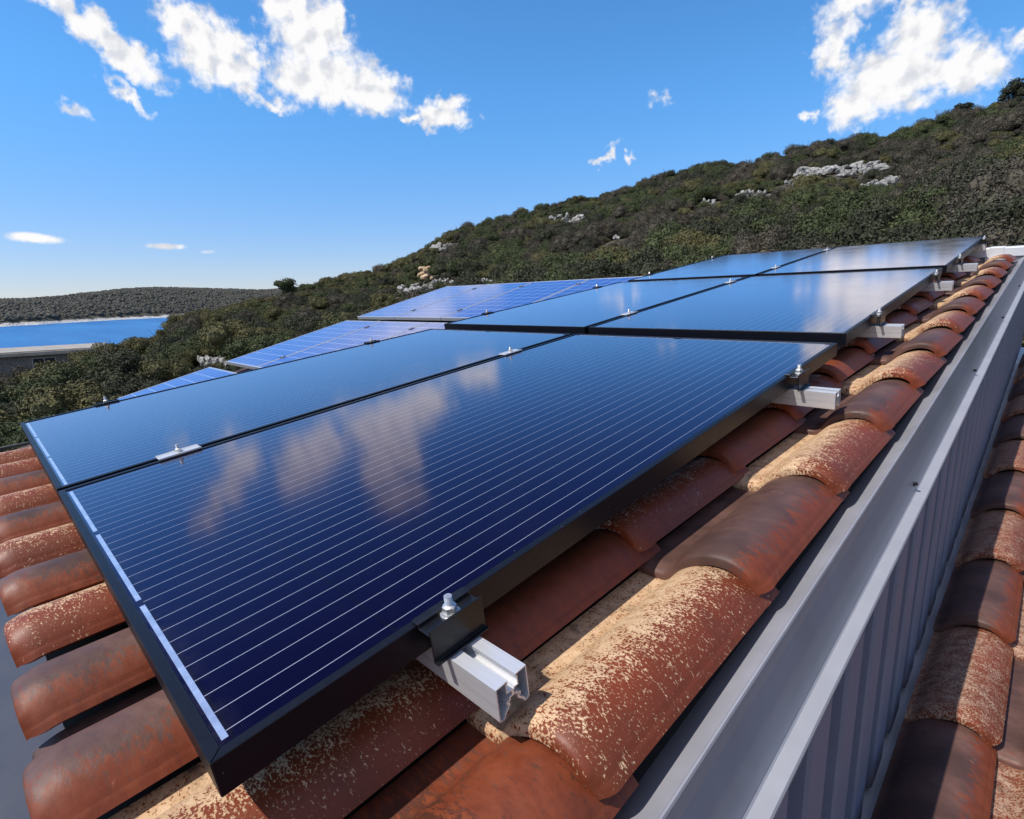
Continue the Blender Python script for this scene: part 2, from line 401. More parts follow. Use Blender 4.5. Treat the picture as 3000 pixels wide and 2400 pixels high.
def make_tile(x0=0.0):
    xs = [x0 + (0.045 - x0) * i / 4 for i in range(4)] + [0.045 + (0.2135 - 0.045) * i / 38 for i in range(39)] + [0.1995, 0.2045, 0.207]
    xs = sorted(set(round(q, 6) for q in xs))
    ys = [0.0, 0.0012, 0.004, 0.009, 0.014, 0.019, 0.024, 0.030, 0.038, 0.06, 0.1, 0.15, 0.2, 0.25, 0.3, 0.35, 0.39, 0.394, 0.41, 0.44]
    nx, ny = len(xs), len(ys); top = []; bot = []
    for y in ys:
        row = []
        tap = 1.0 - 0.11 * min(1, y / 0.385)
        if y > 0.392: tap = 0.82
        drop = 0.0105 * max(0, 1 - y / 0.038) ** 1.7 + 0.003 * max(0, 1 - y / 0.005) ** 2
        for x in xs:
            z = arc_z(x)
            bar = max(0, min(1, (x - 0.055) / 0.03))
            zz = z * (1 - bar) + z * tap * bar
            zz += 0.0215 * (1 - y / 0.385) - drop
            xx = x
            if x > 0.19: xx -= (x - 0.19) / 0.0235 * (0.017 * max(0, 1 - y / 0.026) ** 2.2)
            xx = 0.1385 + (xx - 0.1385) * (1 if x < 0.1385 else (1 - 0.035 * y / 0.39))
            # groove running beside the right-hand edge
            if 0.2040 < x < 0.2060: zz -= 0.0010
            row.append(Vector((xx, y, zz)))
        top.append(row)
    for j in range(ny):
        row = []
        for i in range(nx):
            a = top[j][max(i - 1, 0)]; c = top[j][min(i + 1, nx - 1)]
            tx, tz = c.x - a.x, c.z - a.z; L = math.hypot(tx, tz)
            row.append(top[j][i] + Vector((tz / L, 0, -tx / L)) * 0.0125)
        bot.append(row)
    v = [p for r in top for p in r] + [p for r in bot for p in r]; f = []; N = nx * ny
    for j in range(ny - 1):
        for i in range(nx - 1):
            a = j * nx + i
            f.append((a, a + 1, a + nx + 1, a + nx)); f.append((N + a, N + a + nx, N + a + nx + 1, N + a + 1))
    for i in range(nx - 1): f.append((i, N + i, N + i + 1, i + 1)); a = (ny - 1) * nx + i; f.append((a, a + 1, N + a + 1, N + a))
    for j in range(ny - 1):
        a = j * nx; f.append((a, a + nx, N + a + nx, N + a)); a = j * nx + nx - 1; f.append((a, N + a, N + a + nx, a + nx))
    me = mesh_np('roof_tile', v, f, smooth=True)
    bm = bmesh.new(); bm.from_mesh(me); bmesh.ops.recalc_face_normals(bm, faces=bm.faces)
    for e in bm.edges:
        if e.is_manifold and e.calc_face_angle(0) > 0.9: e.smooth = False
    bm.to_mesh(me); bm.free()
    return me
tile_base = make_tile(); tile_cut = make_tile(0.063)
TILE = {}
for k in ('cream', 'pale', 'brown', 'orange', 'speckled'):
    for nm, bs in (('', tile_base), ('cut', tile_cut)):
        me = bs.copy(); me.materials.append(MATS['clay_' + k]); TILE[k + nm] = me
TILE_LABEL = {'cream': 'cream-flecked clay tile', 'pale': 'red clay tile with greyish white flecks', 'brown': 'smoky brown clay tile', 'orange': 'dark-streaked orange clay tile', 'speckled': 'finely speckled brown clay tile'}

N_PAN = -0.1655
def roof_h(v): return 0.0 if v < 1.4 else (v - 1.4) * 0.0150
rng = random.Random(7)
EAVE = ['orange', 'cream', 'brown', 'brown', 'cream', 'brown', 'cream', 'brown', 'cream', 'brown', 'cream', 'cream']
def tile_kind(c, k):
    if k == 0: return EAVE[c]
    if c == 0: return 'cream' if k % 2 else 'brown'
    if c == 1: return 'orange' if k % 2 else 'pale'
    return rng.choice(['cream', 'brown', 'brown', 'pale'])
roof1 = thing('tiled_roof', M @ T(0, 0, 0), 'roof of red, brown and cream-flecked clay tiles under the black panels', 'tiled roof')
NCOURSE = 14
rest_v, rest_f = [], []
def put_tile(parent, kind, u, v, n, jit, name='roof_tile'):
    o = link(name, TILE[kind], parent)
    o.location = (u + jit.uniform(-.0012, .0012), v + jit.uniform(-.004, .004), n + jit.uniform(0, .001))
    o.rotation_euler = (jit.uniform(-.003, .003), jit.uniform(-.004, .004), jit.uniform(-.007, .007))
    o['label'] = TILE_LABEL[kind.replace('cut', '')]
    return o
tb_v = np.array([tuple(v.co) for v in tile_base.vertices]); tb_f = [tuple(p.vertices) for p in tile_base.polygons]
for c in range(12):
    for k in range(NCOURSE):
        u, v = 0.2185 - 0.2135 - TP * c, -0.13 + TC * k
        n = N_PAN + roof_h(v)
        if c < 3 or k < 2: 
            o = put_tile(roof1, tile_kind(c, k), u, v, n, rng)
        else:
            off = len(rest_v)
            rest_v.extend((tb_v + (u, v, n)).tolist()); rest_f.extend([tuple(i + off for i in f) for f in tb_f])
me = mesh_np('hidden_tiles', rest_v, rest_f, ['clay_brown'], smooth=True)
tag(link('roof_tiles', me, roof1), 'brown clay tiles in the shade below the black panels', kind='stuff')
# deck below the tiles
mb = MB(); mb.box((-2.14, -0.10, -0.215), (0.205, 1.4, -0.178)); 
mb.add([(-2.14, 1.4, -.215), (.205, 1.4, -.215), (.205, 5.34, -.155), (-2.14, 5.34, -.155), (-2.14, 1.4, -.178), (.205, 1.4, -.178), (.205, 5.34, -.12), (-2.14, 5.34, -.12)],
       [(0, 3, 2, 1), (4, 5, 6, 7), (0, 1, 5, 4), (1, 2, 6, 5), (2, 3, 7, 6), (3, 0, 4, 7)])
link('roof_deck', mb.mesh('roof_deck', ['underlay']), roof1)

# ------------------------------------------------------------------ rails, from a section drawn on a 1.5 mm grid
SEC = [
    "###########........###########",
    "#.........#........#.........#",
    "#........##........##........#",
    "#........#..........#........#",
    "#........#..........#........#",
    "#........#..........#........#",
    "#........#..........#........#",
    "#........#..........#........#",
    "#........#..........#........#",
    "#........#####..#####........#",
    "#............####............#",
    "#.............##.............#",
    "#.............##.............#",
    "#.............##.............#",
    "#..........########..........#",
    "#..........#......#..........#",
    "#.......####......####.......#",
    "#.......#............#.......#",
    "#.......###........###.......#",
    "#.........#........#.........#",
    "#........##........##........#",
    "#.......##..........##.......#",
    "#......##............##......#",
    "#.....##..............##.....#",
    "#....##................##....#",
    "#....#..................#....#",
    "##..##..................##..##",
    ".####....................####.",
]
def rail_mesh(length):
    H, Wd = len(SEC), len(SEC[0]); c = 0.0015; v = {}; vs = []; fs = []
    def vid(i, j, k):
        key = (i, j, k)
        if key not in v: v[key] = len(vs); vs.append((0.0 if k else -length, (i - Wd / 2) * c, -j * c))
        return v[key]
    on = lambda i, j: 0 <= j < H and 0 <= i < Wd and SEC[j][i] == '#'
    for j in range(H):
        for i in range(Wd):
            if not on(i, j): continue
            fs.append((vid(i, j, 1), vid(i + 1, j, 1), vid(i + 1, j + 1, 1), vid(i, j + 1, 1)))
            fs.append((vid(i, j, 0), vid(i, j + 1, 0), vid(i + 1, j + 1, 0), vid(i + 1, j, 0)))
            if not on(i - 1, j): fs.append((vid(i, j, 0), vid(i, j, 1), vid(i, j + 1, 1), vid(i, j + 1, 0)))
            if not on(i + 1, j): fs.append((vid(i + 1, j, 0), vid(i + 1, j + 1, 0), vid(i + 1, j + 1, 1), vid(i + 1, j, 1)))
            if not on(i, j - 1): fs.append((vid(i, j, 0), vid(i + 1, j, 0), vid(i + 1, j, 1), vid(i, j, 1)))
            if not on(i, j + 1): fs.append((vid(i, j + 1, 0), vid(i, j + 1, 1), vid(i + 1, j + 1, 1), vid(i + 1, j + 1, 0)))
    me = mesh_np('mounting_rail', vs, fs, ['alu_rail'])
    bm = bmesh.new(); bm.from_mesh(me); bmesh.ops.recalc_face_normals(bm, faces=bm.faces); bm.to_mesh(me); bm.free()
    return me
FT = 0.0386
ROWS = [  # u0, v0, n near, n far
    (0.0, 0.0, 0.0, 0.0), (0.0, 1.871, 0.0115, 0.0259), (0.0043, 3.768, 0.0266, 0.0627)]
def row_m(r):
    u0, v0, a, b_ = ROWS[r]
    return M @ T(u0, v0, a) @ Matrix.Rotation(math.atan2(b_ - a, PL), 4, 'X')
RAILV = [(0, 0.2515, 0.104), (0, 1.399, 0.104), (1, 2.224 - 1.871, 0.087), (1, 3.37 - 1.871, 0.083), (2, 4.118 - 3.768, 0.098), (2, 5.30 - 3.768, 0.03)]
rm = rail_mesh(2.24)
for i, (r, vv, ue) in enumerate(RAILV):
    o = link('mounting_rail', rm, None, row_m(r) @ T(ue, vv, -FT))
    tag(o, ['aluminium rail with open slot, its sawn end nearest the camera under the first clamp', 'aluminium rail end near the top corner of the nearest black panel', 'aluminium rail end under the lower clamp of the middle black panel',
            'aluminium rail end under the upper clamp of the middle black panel', 'aluminium rail end under the lower clamp of the topmost black panel', 'aluminium rail at the top of the roof beside the white cable duct'][i],
        'rail', 'aluminium rails carrying the black panels')

# roof hooks under the near rail ends
def hook_mesh():
    mb = MB(); mb.box((-.018, -.004, -.075), (.018, .002, .0)); mb.box((-.018, -.004, -.081), (.018, .12, -.0755)); mb.cyl((0, -.008), .006, -.018, -.010, 6)
    return mb.mesh('roof_hook', ['zinc'], bevel=.0008)
hkm = hook_mesh()
HK = ['steel roof hook under the nearest rail, in the shade of the panel', 'steel roof hook under the second rail, in the shade of the panel']
for i in range(2):
    r, vv, ue = RAILV[i]
    tag(link('roof_hook', hkm, None, row_m(r) @ T(-.14, vv - .026, -FT - .012)), HK[i], 'bracket')

# ------------------------------------------------------------------ panels
def frame_mesh(w, L, t_, lip, mname):
    mb = MB()
    top, bt = 0.0, -t_
    d = 0.0015
    # four mitred lips with walls under them
    def bar(pts_out, pts_in):
        (ax, ay), (bx, by) = pts_out; (cx, cy), (dx, dy) = pts_in
        v = [(ax, ay, top), (bx, by, top), (dx, dy, top), (cx, cy, top), (ax, ay, bt), (bx, by, bt), (dx, dy, bt), (cx, cy, bt)]
        mb.add(v, [(0, 1, 2, 3), (4, 7, 6, 5), (0, 4, 5, 1), (1, 5, 6, 2), (2, 6, 7, 3), (3, 7, 4, 0)])
    g = 0.00025
    bar(((-w + g, 0), (0 - g, 0)), ((-w + lip + g, lip), (-lip - g, lip)))
    bar(((0, 0 + g), (0, L - g)), ((-lip, lip + g), (-lip, L - lip - g)))
    bar(((0 - g, L), (-w + g, L)), ((-lip - g, L - lip), (-w + lip + g, L - lip)))
    bar(((-w, L - g), (-w, 0 + g)), ((-w + lip, L - lip - g), (-w + lip, lip + g)))
    return mb.mesh('panel_frame', [mname], bevel=0.0007)
pw = 1.0
mono_frame = frame_mesh(pw, PL, FT, 0.0115, 'black_frame')
poly_frame = frame_mesh(pw, PL, FT, 0.0125, 'poly_frame')
def glass_mesh(mname, L, z=-0.0022):
    mb = MB(); mb.box((-pw + .0118, .0118, z - .006), (-.0118, L - .0118, z)); return mb.mesh('panel_glass', [mname])
gl_mono = glass_mesh('mono_glass', PL); gl_poly = glass_mesh('poly_glass', PL)
def strip_mesh(x0, x1):
    mb = MB(); mb.box((x0, 0.0155, -.0021), (x1, 0.0215, -.0018)); return mb.mesh('busbar_ribbon', ['ribbon'])
def strip_far(x0, x1):
    mb = MB(); mb.box((x0, PL - 0.0195, -.0021), (x1, PL - .0145, -.0018)); return mb.mesh('busbar_ribbon', ['ribbon'])
SEGS = [(-0.333, -0.020), (-0.654, -0.352), (-0.972, -0.675)]
near = [strip_mesh(*s_) for s_ in SEGS]; far = [strip_far(*s_) for s_ in [(-.50, -.03), (-.965, -.53)]]
p0 = thing('solar_panel', row_m(0), 'black-framed dark panel nearest the camera, lowest row on the right', 'solar panel', 'black-framed solar panels on the tiled roof')
link('frame', mono_frame, p0); link('glass', gl_mono, p0)
for s_ in near + far: link('busbar_ribbon', s_, p0)
PLAB = [['', 'black-framed panel of the lowest row, its far corner over the eave at left'],
        ['black-framed panel in the middle row beside the two silver rail ends', 'black-framed panel in the middle row touching the blue panels'],
        ['black-framed panel in the top row reflecting the cloud beside the cable duct', 'black-framed panel in the top row, left of the one reflecting the cloud']]
for r in range(3):
    for c in range(2):
        if (r, c) == (0, 0): continue
        copy_tree(p0, row_m(r) @ T(-c * (pw + .02), 0, 0), PLAB[r][c])
# polycrystalline panels on the steeper roof to the left
PA, PB = -0.872, 0.1255
psl = math.atan(PB)
def poly_m(u, v): return M @ T(u, v, PA + PB * v) @ Matrix.Rotation(psl, 4, 'X')
pp = thing('solar_panel', poly_m(-6.02, 0.20), 'silver-framed blue panel, leftmost of the lowest row, mostly behind the black one', 'solar panel', 'silver-framed blue solar panels on the roof to the left')
link('frame', poly_frame, pp); link('glass', gl_poly, pp)
prow = ['lowest', 'middle', 'upper']; pcol = ['leftmost', 'second from left', 'third from left', 'fourth from left']
for r, v0 in enumerate((0.20, 2.165, 4.125)):
    for c in range(4):
        if (r, c) == (0, 0) or (r == 0 and c > 1) : continue
        if r == 1 and c == 3: continue
        lab = 'silver-framed blue panel, %s of the %s row' % (pcol[c], prow[r])
        copy_tree(pp, poly_m(-6.02 + c * 1.018, v0), lab)

# ------------------------------------------------------------------ clamps
def bolt_parts(par, z, x=0.0, y=0.0, s=1.0):
    mb = MB(); mb.cyl((x, y), .0100 * s, z, z + .0018 * s, 24); mb.cyl((x, y), .0085 * s, z + .0018 * s, z + .0034 * s, 24, .0078 * s)
    w_ = link('washer', mb.mesh('washer', ['zinc']), par)
    mb = MB(); mb.cyl((x, y), .0072 * s, z + .0034 * s, z + .0095 * s, 6); mb.cyl((x, y), .0066 * s, z + .0095 * s, z + .0107 * s, 12, .0045 * s)
    n_ = link('nut', mb.mesh('nut', ['zinc'], bevel=.0004), par)
    mb = MB()
    for i in range(7): mb.cyl((x, y), .0040 * s, z + (.0107 + .0013 * i) * s, z + (.0114 + .0013 * i) * s, 12, .0034 * s); mb.cyl((x, y), .0034 * s, z + (.0114 + .0013 * i) * s, z + (.0120 + .0013 * i) * s, 12, .0040 * s)
    mb.cyl((x, y), .0036 * s, -.034, z - .0002, 12)
    b__ = link('bolt', mb.mesh('bolt', ['zinc']), par)
LN = .076
def end_clamp(mw, label, side=1):
    e = thing('end_clamp', mw, label, 'clamp', 'black end clamps at the outer edges of the black panels')
    mb = MB()
    q = [(-.009, .0010), (-.009, .0034), (.0045, .0034), (.0045, -.0020), (.0230, -.0020), (.0230, .0042), (.0255, .0042), (.0255, -.0360), (.0315, -.0360), (.0315, -.0382), (.0232, -.0382), (.0232, -.0046), (.0018, -.0046), (.0018, .0010)]
    q = [(side * a, b_) for a, b_ in q]
    mb.prism(q, 1, -LN / 2, LN / 2)
    link('bracket', mb.mesh('bracket', ['black_clamp'], bevel=.0005), e)
    bolt_parts(e, -.0018, side * .0135, 0, 1.2)
    return e
ec = end_clamp(row_m(0) @ T(0, .2515, 0), 'black end clamp with zinc nut over the nearest rail end, closest to the camera', 1)
ECL = ['', 'black end clamp over the rail end near the top corner of the nearest panel', 'black end clamp at the lower rail end of the middle-row panel', 'black end clamp at the upper rail end of the middle-row panel', 'black end clamp at the lower rail end of the top-row panel', 'black end clamp at the top rail next to the white cable duct']
for i in range(1, 6):
    r, vv, ue = RAILV[i]; copy_tree(ec, row_m(r) @ T(0, vv, 0), ECL[i])
el_ = end_clamp(row_m(0) @ T(-2.02, .2515, 0), 'black clamp on the left edge of the lowest black row, above the eave', -1)
LCL = ['', 'black clamp on the left edge near the top of the lowest black row', 'black clamp on the left edge at the bottom of the middle black row', 'black clamp on the left edge at the top of the middle black row', 'black clamp on the left edge at the bottom of the top black row', 'black clamp on the left edge at the top of the top black row']
for i in range(1, 6):
    r, vv, ue = RAILV[i]; copy_tree(el_, row_m(r) @ T(-2.02, vv, 0), LCL[i])
def mid_clamp(mw, label, mname, group, bl=.092):
    e = thing('mid_clamp', mw, label, 'clamp', group)
    mb = MB()
    q = [(-.019, .0012), (-.019, .0052), (-.0165, .0052), (-.0165, .0036), (-.006, .0036), (-.006, .0028), (.006, .0028), (.006, .0036), (.0165, .0036), (.0165, .0052), (.019, .0052), (.019, .0012)]
    mb.prism(q, 1, -bl / 2, bl / 2)
    link('clamp_plate', mb.mesh('clamp_plate', [mname], bevel=.0003), e)
    bolt_parts(e, .0030, 0, 0, 1.0)
    return e
mc = mid_clamp(row_m(0) @ T(-1.01, .2365, 0), 'silver clamp plate between the two lowest black panels, nearest the eave', 'alu_rail', 'silver clamps between the two columns of black panels')
MCL = ['', 'silver clamp plate between the two lowest black panels, upper one', 'silver clamp plate between the two middle black panels, lower one', 'silver clamp plate between the two middle black panels, upper one', 'silver clamp plate between the two top black panels, lower one', 'silver clamp plate between the two top black panels, upper one']
for i in range(1, 6):
    r, vv, ue = RAILV[i]; copy_tree(mc, row_m(r) @ T(-1.01, vv - .01, 0), MCL[i])
pc = mid_clamp(poly_m(-6.011, 0.20) @ T(0, .30, 0), 'dark clamp between the two lowest blue panels', 'black_clamp', 'dark clamps between the blue panels', .07)
for r, v0, cs in ((1, 2.165, (0, 1, 2)), (2, 4.125, (0, 1, 2))):
    for c in cs:
        for w_, dv in (('lower', .33), ('upper', 1.52)):
            copy_tree(pc, poly_m(-6.011 + c * 1.018, v0) @ T(0, dv, 0), 'dark %s clamp on the %s joint of the %s blue row' % (w_, ORD[c], prow[r]))

# ------------------------------------------------------------------ verge flashing, cladding, gutter
V0, V1 = -0.6, 5.75
H1 = roof_h(V1)
def strip(mb, sec, v0, v1, h0, h1, thick=.0012):
    """open section (u, n) swept along v and given sheet thickness"""
    pts = [Vector((a, b_)) for a, b_ in sec]; off = []
    for i in range(len(pts)):
        d = (pts[min(i + 1, len(pts) - 1)] - pts[max(i - 1, 0)]).normalized(); off.append(pts[i] + Vector((d.y, -d.x)) * thick)
    loop = pts + off[::-1]; n = len(loop); v = []
    for vv, h in ((v0, h0), (v1, h1)):
        for p in loop: v.append((p.x, vv, p.y + h))
    f = [tuple(range(n))[::-1], tuple(range(n, 2 * n))] + [(i, (i + 1) % n, n + (i + 1) % n, n + i) for i in range(n)]
    mb.add(v, f)
def two(mb, sec, thick=.0012):
    strip(mb, sec, V0, 1.4, 0, 0, thick); strip(mb, sec, 1.4, V1, 0, H1, thick)
fl = thing('verge_flashing', M @ T(0, 0, 0), 'grey sheet-metal flashing along the right edge of the tiles', 'metal flashing')
mb = MB(); two(mb, [(0.150, -.196), (0.185, -.188), (0.2475, -.1505)])
link('flashing_pan', mb.mesh('flashing_pan', ['flash']), fl)
mb = MB(); two(mb, [(0.2478, -.150), (0.2492, -.1475), (0.2515, -.1475), (0.2530, -.150), (0.2560, -.170), (0.2790, -.250)])
link('upstand', mb.mesh('upstand', ['flash'], bevel=0), fl)
mb = MB(); two(mb, [(0.2793, -.2508), (0.2815, -.2535), (0.3010, -.2545), (0.3030, -.2575), (0.3020, -.266)])
link('drip_edge', mb.mesh('drip_edge', ['galv']), fl)
def screw_mesh():
    mb = MB(); mb.cyl((0, 0), .0058, 0, .0016, 14); mb.cyl((0, 0), .0042, .0016, .0080, 6); return mb.mesh('screw', ['black_clamp'])
scm = screw_mesh()
fa = math.atan2(.230 - .0, .8)
for vv in (1.37, 2.42, 3.45, 4.5):
    o = link('screw', scm, fl); o.location = (0.2745, vv, -.234 + (roof_h(vv) if vv > 1.4 else 0)); o.rotation_euler = (0, math.radians(74), 0)
# corrugated cladding: trapezoid ribs
cw = thing('corrugated_wall', M @ T(0, 0, 0), 'blue-grey corrugated metal cladding dropping from the flashing to the lower roof', 'metal cladding')
pit = 0.176; lean = math.tan(math.radians(-5.0))
prof = [(0.0, 0), (.066, 0), (.070, .002), (.074, .036), (.079, .040), (.160, .040), (.166, .036), (.172, .002)]
vs, fs = [], []; zt, zb = -0.262, -0.84
line = []
k = 0
vstart = -0.75 + 0.03
while vstart + k * pit < 5.6:
    for a, d in prof: line.append((vstart + k * pit + a, d))
    k += 1
LV = [(zt, 0), (zb + .010, 0), (zb, .004)]
for (zz, inn) in LV:
    for (vv, d) in line:
        hh = roof_h(vv) if zz == zt else roof_h(vv) * .9
        vs.append((0.2995 - .040 + d * .98 - inn * .5, vv + (zz - zt) * lean * -1, zz + hh))
n_ = len(line)
for j in range(len(LV) - 1):
    for i in range(n_ - 1): fs.append((j * n_ + i, j * n_ + i + 1, (j + 1) * n_ + i + 1, (j + 1) * n_ + i))
me = mesh_np('corrugated_sheet', vs, fs, ['cladding'])
o = link('corrugated_sheet', me, cw)
md = o.modifiers.new('thick', 'SOLIDIFY'); md.thickness = .0015; md.offset = -1
for p_ in me.polygons: p_.use_smooth = False
mb = MB(); mb.box((0.252, V0, -1.05), (0.2600, V1, -.27)); link('backing_board', mb.mesh('backing_board', ['cladding']), cw)
# white channel at the foot of the cladding
LOWN = -0.78
ch = thing('valley_channel', M @ T(0, 0, 0), 'pale sheet-metal channel between the cladding and the lower tiles', 'metal channel')
mb = MB(); strip(mb, [(0.262, -.80), (0.265, -.872), (0.30, -.876), (0.358, -.874), (0.366, -.860)], V0, V1, 0, .05)
link('channel_sheet', mb.mesh('channel_sheet', ['white_plastic']), ch)
# lower roof on the right
roof2 = thing('tiled_roof', M @ T(0, 0, 0), 'lower roof of brown and flecked clay tiles to the right of the cladding', 'tiled roof')
for c in range(3):
    for k in range(14):
        v = 1.25 - TC * 4 + TC * k
        u = 0.49 - 0.2135 + TP * c
        kind = ('speckled' if (k + c) % 2 == 0 else 'brown')
        if c > 0 and k > 9: continue
        put_tile(roof2, kind + ('cut' if c == 0 else ''), u, v, LOWN - .012 + 0.9 * roof_h(v), rng)
mb = MB(); mb.box((0.368, -0.5, LOWN - .17), (1.3, 5.4, LOWN - .05)); link('roof_deck', mb.mesh('roof_deck', ['underlay']), roof2)
# gutter at the eave
gt = thing('eave_gutter', M @ T(0, 0, 0), 'dark grey metal gutter below the ends of the eave tiles', 'gutter')
gsec = [(.05, -.20), (-.02, -.27), (-.08, -.30), (-.30, -.31), (-.33, -.29), (-.335, -.20)]
mb = MB(); pts = [Vector(p) for p in gsec]; loop = pts + [p + Vector((0, -.0015)) for p in pts[::-1]]
mb.prism([(p.x, p.y) for p in loop], 0, -2.4, 0.255)
link('gutter_sheet', mb.mesh('gutter_sheet', ['gutter']), gt)
# left verge of the roof
lv = thing('verge_flashing', M @ T(0, 0, 0), 'thin grey metal strip along the far left edge of the tiles', 'metal flashing')
mb = MB(); mb.box((-2.20, -.30, -.24), (-2.150, 5.6, -.125)); link('strip', mb.mesh('strip', ['galv'], bevel=.003), lv)
cb = MB(); cb.tube([(-2.45, -.4, -.12), (-2.40, 0, -.145), (-2.38, .5, -.15), (-2.36, 1.2, -.15)], .006)
cb.tube([(-2.50, -.4, -.14), (-2.44, 0, -.155), (-2.42, .5, -.16), (-2.40, 1.2, -.16)], .005)
o = link('roof_cable', cb.mesh('roof_cable', ['cable']), None, M.copy()); tag(o, 'pair of thin dark cables beyond the left edge strip of the tiles', 'cable')
# white cable duct over the ridge
cd = thing('cable_duct', M @ T(0, 0, 0), 'white plastic cable duct crossing the top of the roof beyond the last tiles', 'cable duct')
hz = roof_h(5.4) - .0
def duct(u0, u1, g=0.0): 
    mb = MB(); mb.box((u0, 5.42 - g, -.150 + hz - g), (u1, 5.52 + g, -.082 + hz + g)); return mb
link('duct_body', duct(-.35, 1.7).mesh('duct_body', ['white_plastic'], bevel=.006), cd)
link('duct_joint', duct(.045, .13, .004).mesh('duct_joint', ['white_plastic'], bevel=.003), cd)
mb = MB(); mb.box((.03, 5.375, -.166 + hz), (.155, 5.415, -.152 + hz)); link('duct_foot', mb.mesh('duct_foot', ['white_plastic'], bevel=.002), cd)
mb = MB(); mb.box((-.5, 5.44, -.4), (2.2, 5.75, -.156 + hz)); link('ridge_capping', mb.mesh('ridge_capping', ['galv']), cd)

# the neighbouring roof carrying the blue panels
r3 = thing('tiled_roof', poly_m(0, 0), 'roof below the blue silver-framed panels, mostly hidden', 'tiled roof')
vs, fs = [], []; nu, nv = 260, 2
for j in range(nv):
    for i in range(nu):
        u = -6.4 + 3.6 * 1.0 * i / (nu - 1) - .75
        vs.append((u, -.3 + 6.5 * j, -.20 + .035 * abs(math.sin(u * PI / .21))))
for i in range(nu - 1): fs.append((i, i + 1, nu + i + 1, nu + i))
link('roof_tiles', mesh_np('roof_tiles', vs, fs, ['clay_brown'], True), r3)
mb = MB(); mb.box((-7.1, -.3, -.6), (-2.75, 6.2, -.22)); link('roof_deck', mb.mesh('roof_deck', ['render_wall']), r3)
for dv, r0 in ((.30, .2), (1.5, .2), (.33, 2.165), (1.52, 2.165), (.33, 4.125), (1.52, 4.125)):
    o = link('mounting_rail', rail_mesh(4.15), None, poly_m(-2.9, r0) @ T(0, dv, -FT))
    tag(o, 'aluminium rail below the %s edge of the %s row of blue panels' % ('lower' if dv < 1 else 'upper', {.2: 'lowest', 2.165: 'middle', 4.125: 'upper'}[r0]), 'rail', 'aluminium rails below the blue panels')

# ------------------------------------------------------------------ terrain
def interp(x, tab):
    if x <= tab[0][0]: return tab[0][1]
    for (a, va), (b_, vb) in zip(tab, tab[1:]):
        if x <= b_: return va + (vb - va) * (x - a) / (b_ - a)
    return tab[-1][1]
def direc(px, py):
    """direction (azimuth, elevation in degrees) of a point of the survey"""
    x, y = (px * 1.3915 - 1500) / 1583.4, (py * 1.3915 - 1200) / 1583.4
    d = Vector([Rr[0][i] * x + Rr[1][i] * y + Rr[2][i] for i in range(3)]).normalized()
    d = M.to_3x3() @ d
    return math.degrees(math.atan2(d.x, d.y)), math.degrees(math.asin(d.z)), d
SKY_PTS = [(0, 800), (100, 790), (200, 745), (230, 722), (290, 700), (340, 682), (390, 665), (440, 648), (500, 640), (560, 628), (640, 604), (700, 592), (760, 580), (820, 563), (870, 540), (900, 518), (960, 485), (1040, 464), (1130, 437),
           (1220, 412), (1340, 390), (1450, 358), (1580, 337), (1700, 312), (1800, 293), (1900, 270), (2000, 248), (2100, 225), (2156, 200)]
ETAB = [direc(*p)[:2] for p in SKY_PTS]
ETAB = [(-180, 3.0), (-130, -3), (-105, -5.5)] + ETAB + [(20, 15), (60, 12), (120, 6), (180, 3)]
RTAB = [(-180, 90), (-100, 42), (-88, 45), (-82, 58), (-76, 78), (-70, 92), (-60, 112), (-45, 118), (-30, 108), (-15, 98), (0, 92), (60, 90), (180, 90)]
SEA = -14.0
def fbm(x, y, s, o=4):
    v = 0; a = 1
    for i in range(o): v += a * mnoise.noise((x / s, y / s, 3.7 * i)); s *= .5; a *= .5
    return v
def ground_z(X, Y):
    dx, dy = X - CAMW.x, Y - CAMW.y
    r = math.hypot(dx, dy); a = math.degrees(math.atan2(dx, dy))
    E = interp(a, ETAB); R = interp(a, RTAB)
    zR = CAMW.z + R * math.tan(math.radians(E)) - 1.3
    z0 = -5.2
    if r <= R:
        t_ = max(0, (r - 9)) / (R - 9)
        z = z0 + (zR - z0) * (t_ ** 1.02)
    else:
        q = r - R
        z = zR - q * 0.16 - q * q * 0.0008
    z += fbm(X, Y, 14, 3) * 0.8 * min(1, max(0, (r - 12) / 20)) * (1 if r > R else .75)
    if r > R * 1.05: z = min(z, zR - .2)
    return max(z, SEA - 8)
rads = [4, 8, 10, 12, 14, 17, 20, 23, 26, 30, 34, 38, 42, 46, 50, 54, 58, 62, 66, 70, 74, 78, 82, 86, 90, 94, 98, 102, 106, 110, 114, 118, 122, 128, 136, 146, 160, 180, 210, 250, 300]
angs = [-180 + 6 * i for i in range(12)] + [-108 + .75 * i for i in range(165)] + [16 + 6 * i for i in range(28)]
angs = sorted(set(a for a in angs if a < 180))
vs, fs = [(CAMW.x, CAMW.y, -5.2)], []
for a in angs:
    for r in rads:
        X = CAMW.x + r * math.sin(math.radians(a)); Y = CAMW.y + r * math.cos(math.radians(a))
        vs.append((X, Y, ground_z(X, Y)))
nr, na = len(rads), len(angs)
for i in range(na):
    j = (i + 1) % na
    fs.append((0, 1 + j * nr, 1 + i * nr))
    for k in range(nr - 1): fs.append((1 + i * nr + k, 1 + j * nr + k, 1 + j * nr + k + 1, 1 + i * nr + k + 1))
m, t, b = mat('soil')
c = objco(t); n = t.noise(c, .5, 8, .65); n2 = t.noise(c, 4, 6, .7)
col = t.mix(t.mr(n, .4, .6), (0.045, 0.040, 0.024), (0.085, 0.07, 0.045)); col = t.mix(t.mr(n2, .60, .68), col, (0.20, 0.18, 0.15))
setb(t, b, Base_Color=col, Roughness=.95); bump(t, b, n2, .8, .2)
tag(link('hillside', mesh_np('hillside', vs, fs, ['soil'], True)), kind='structure')
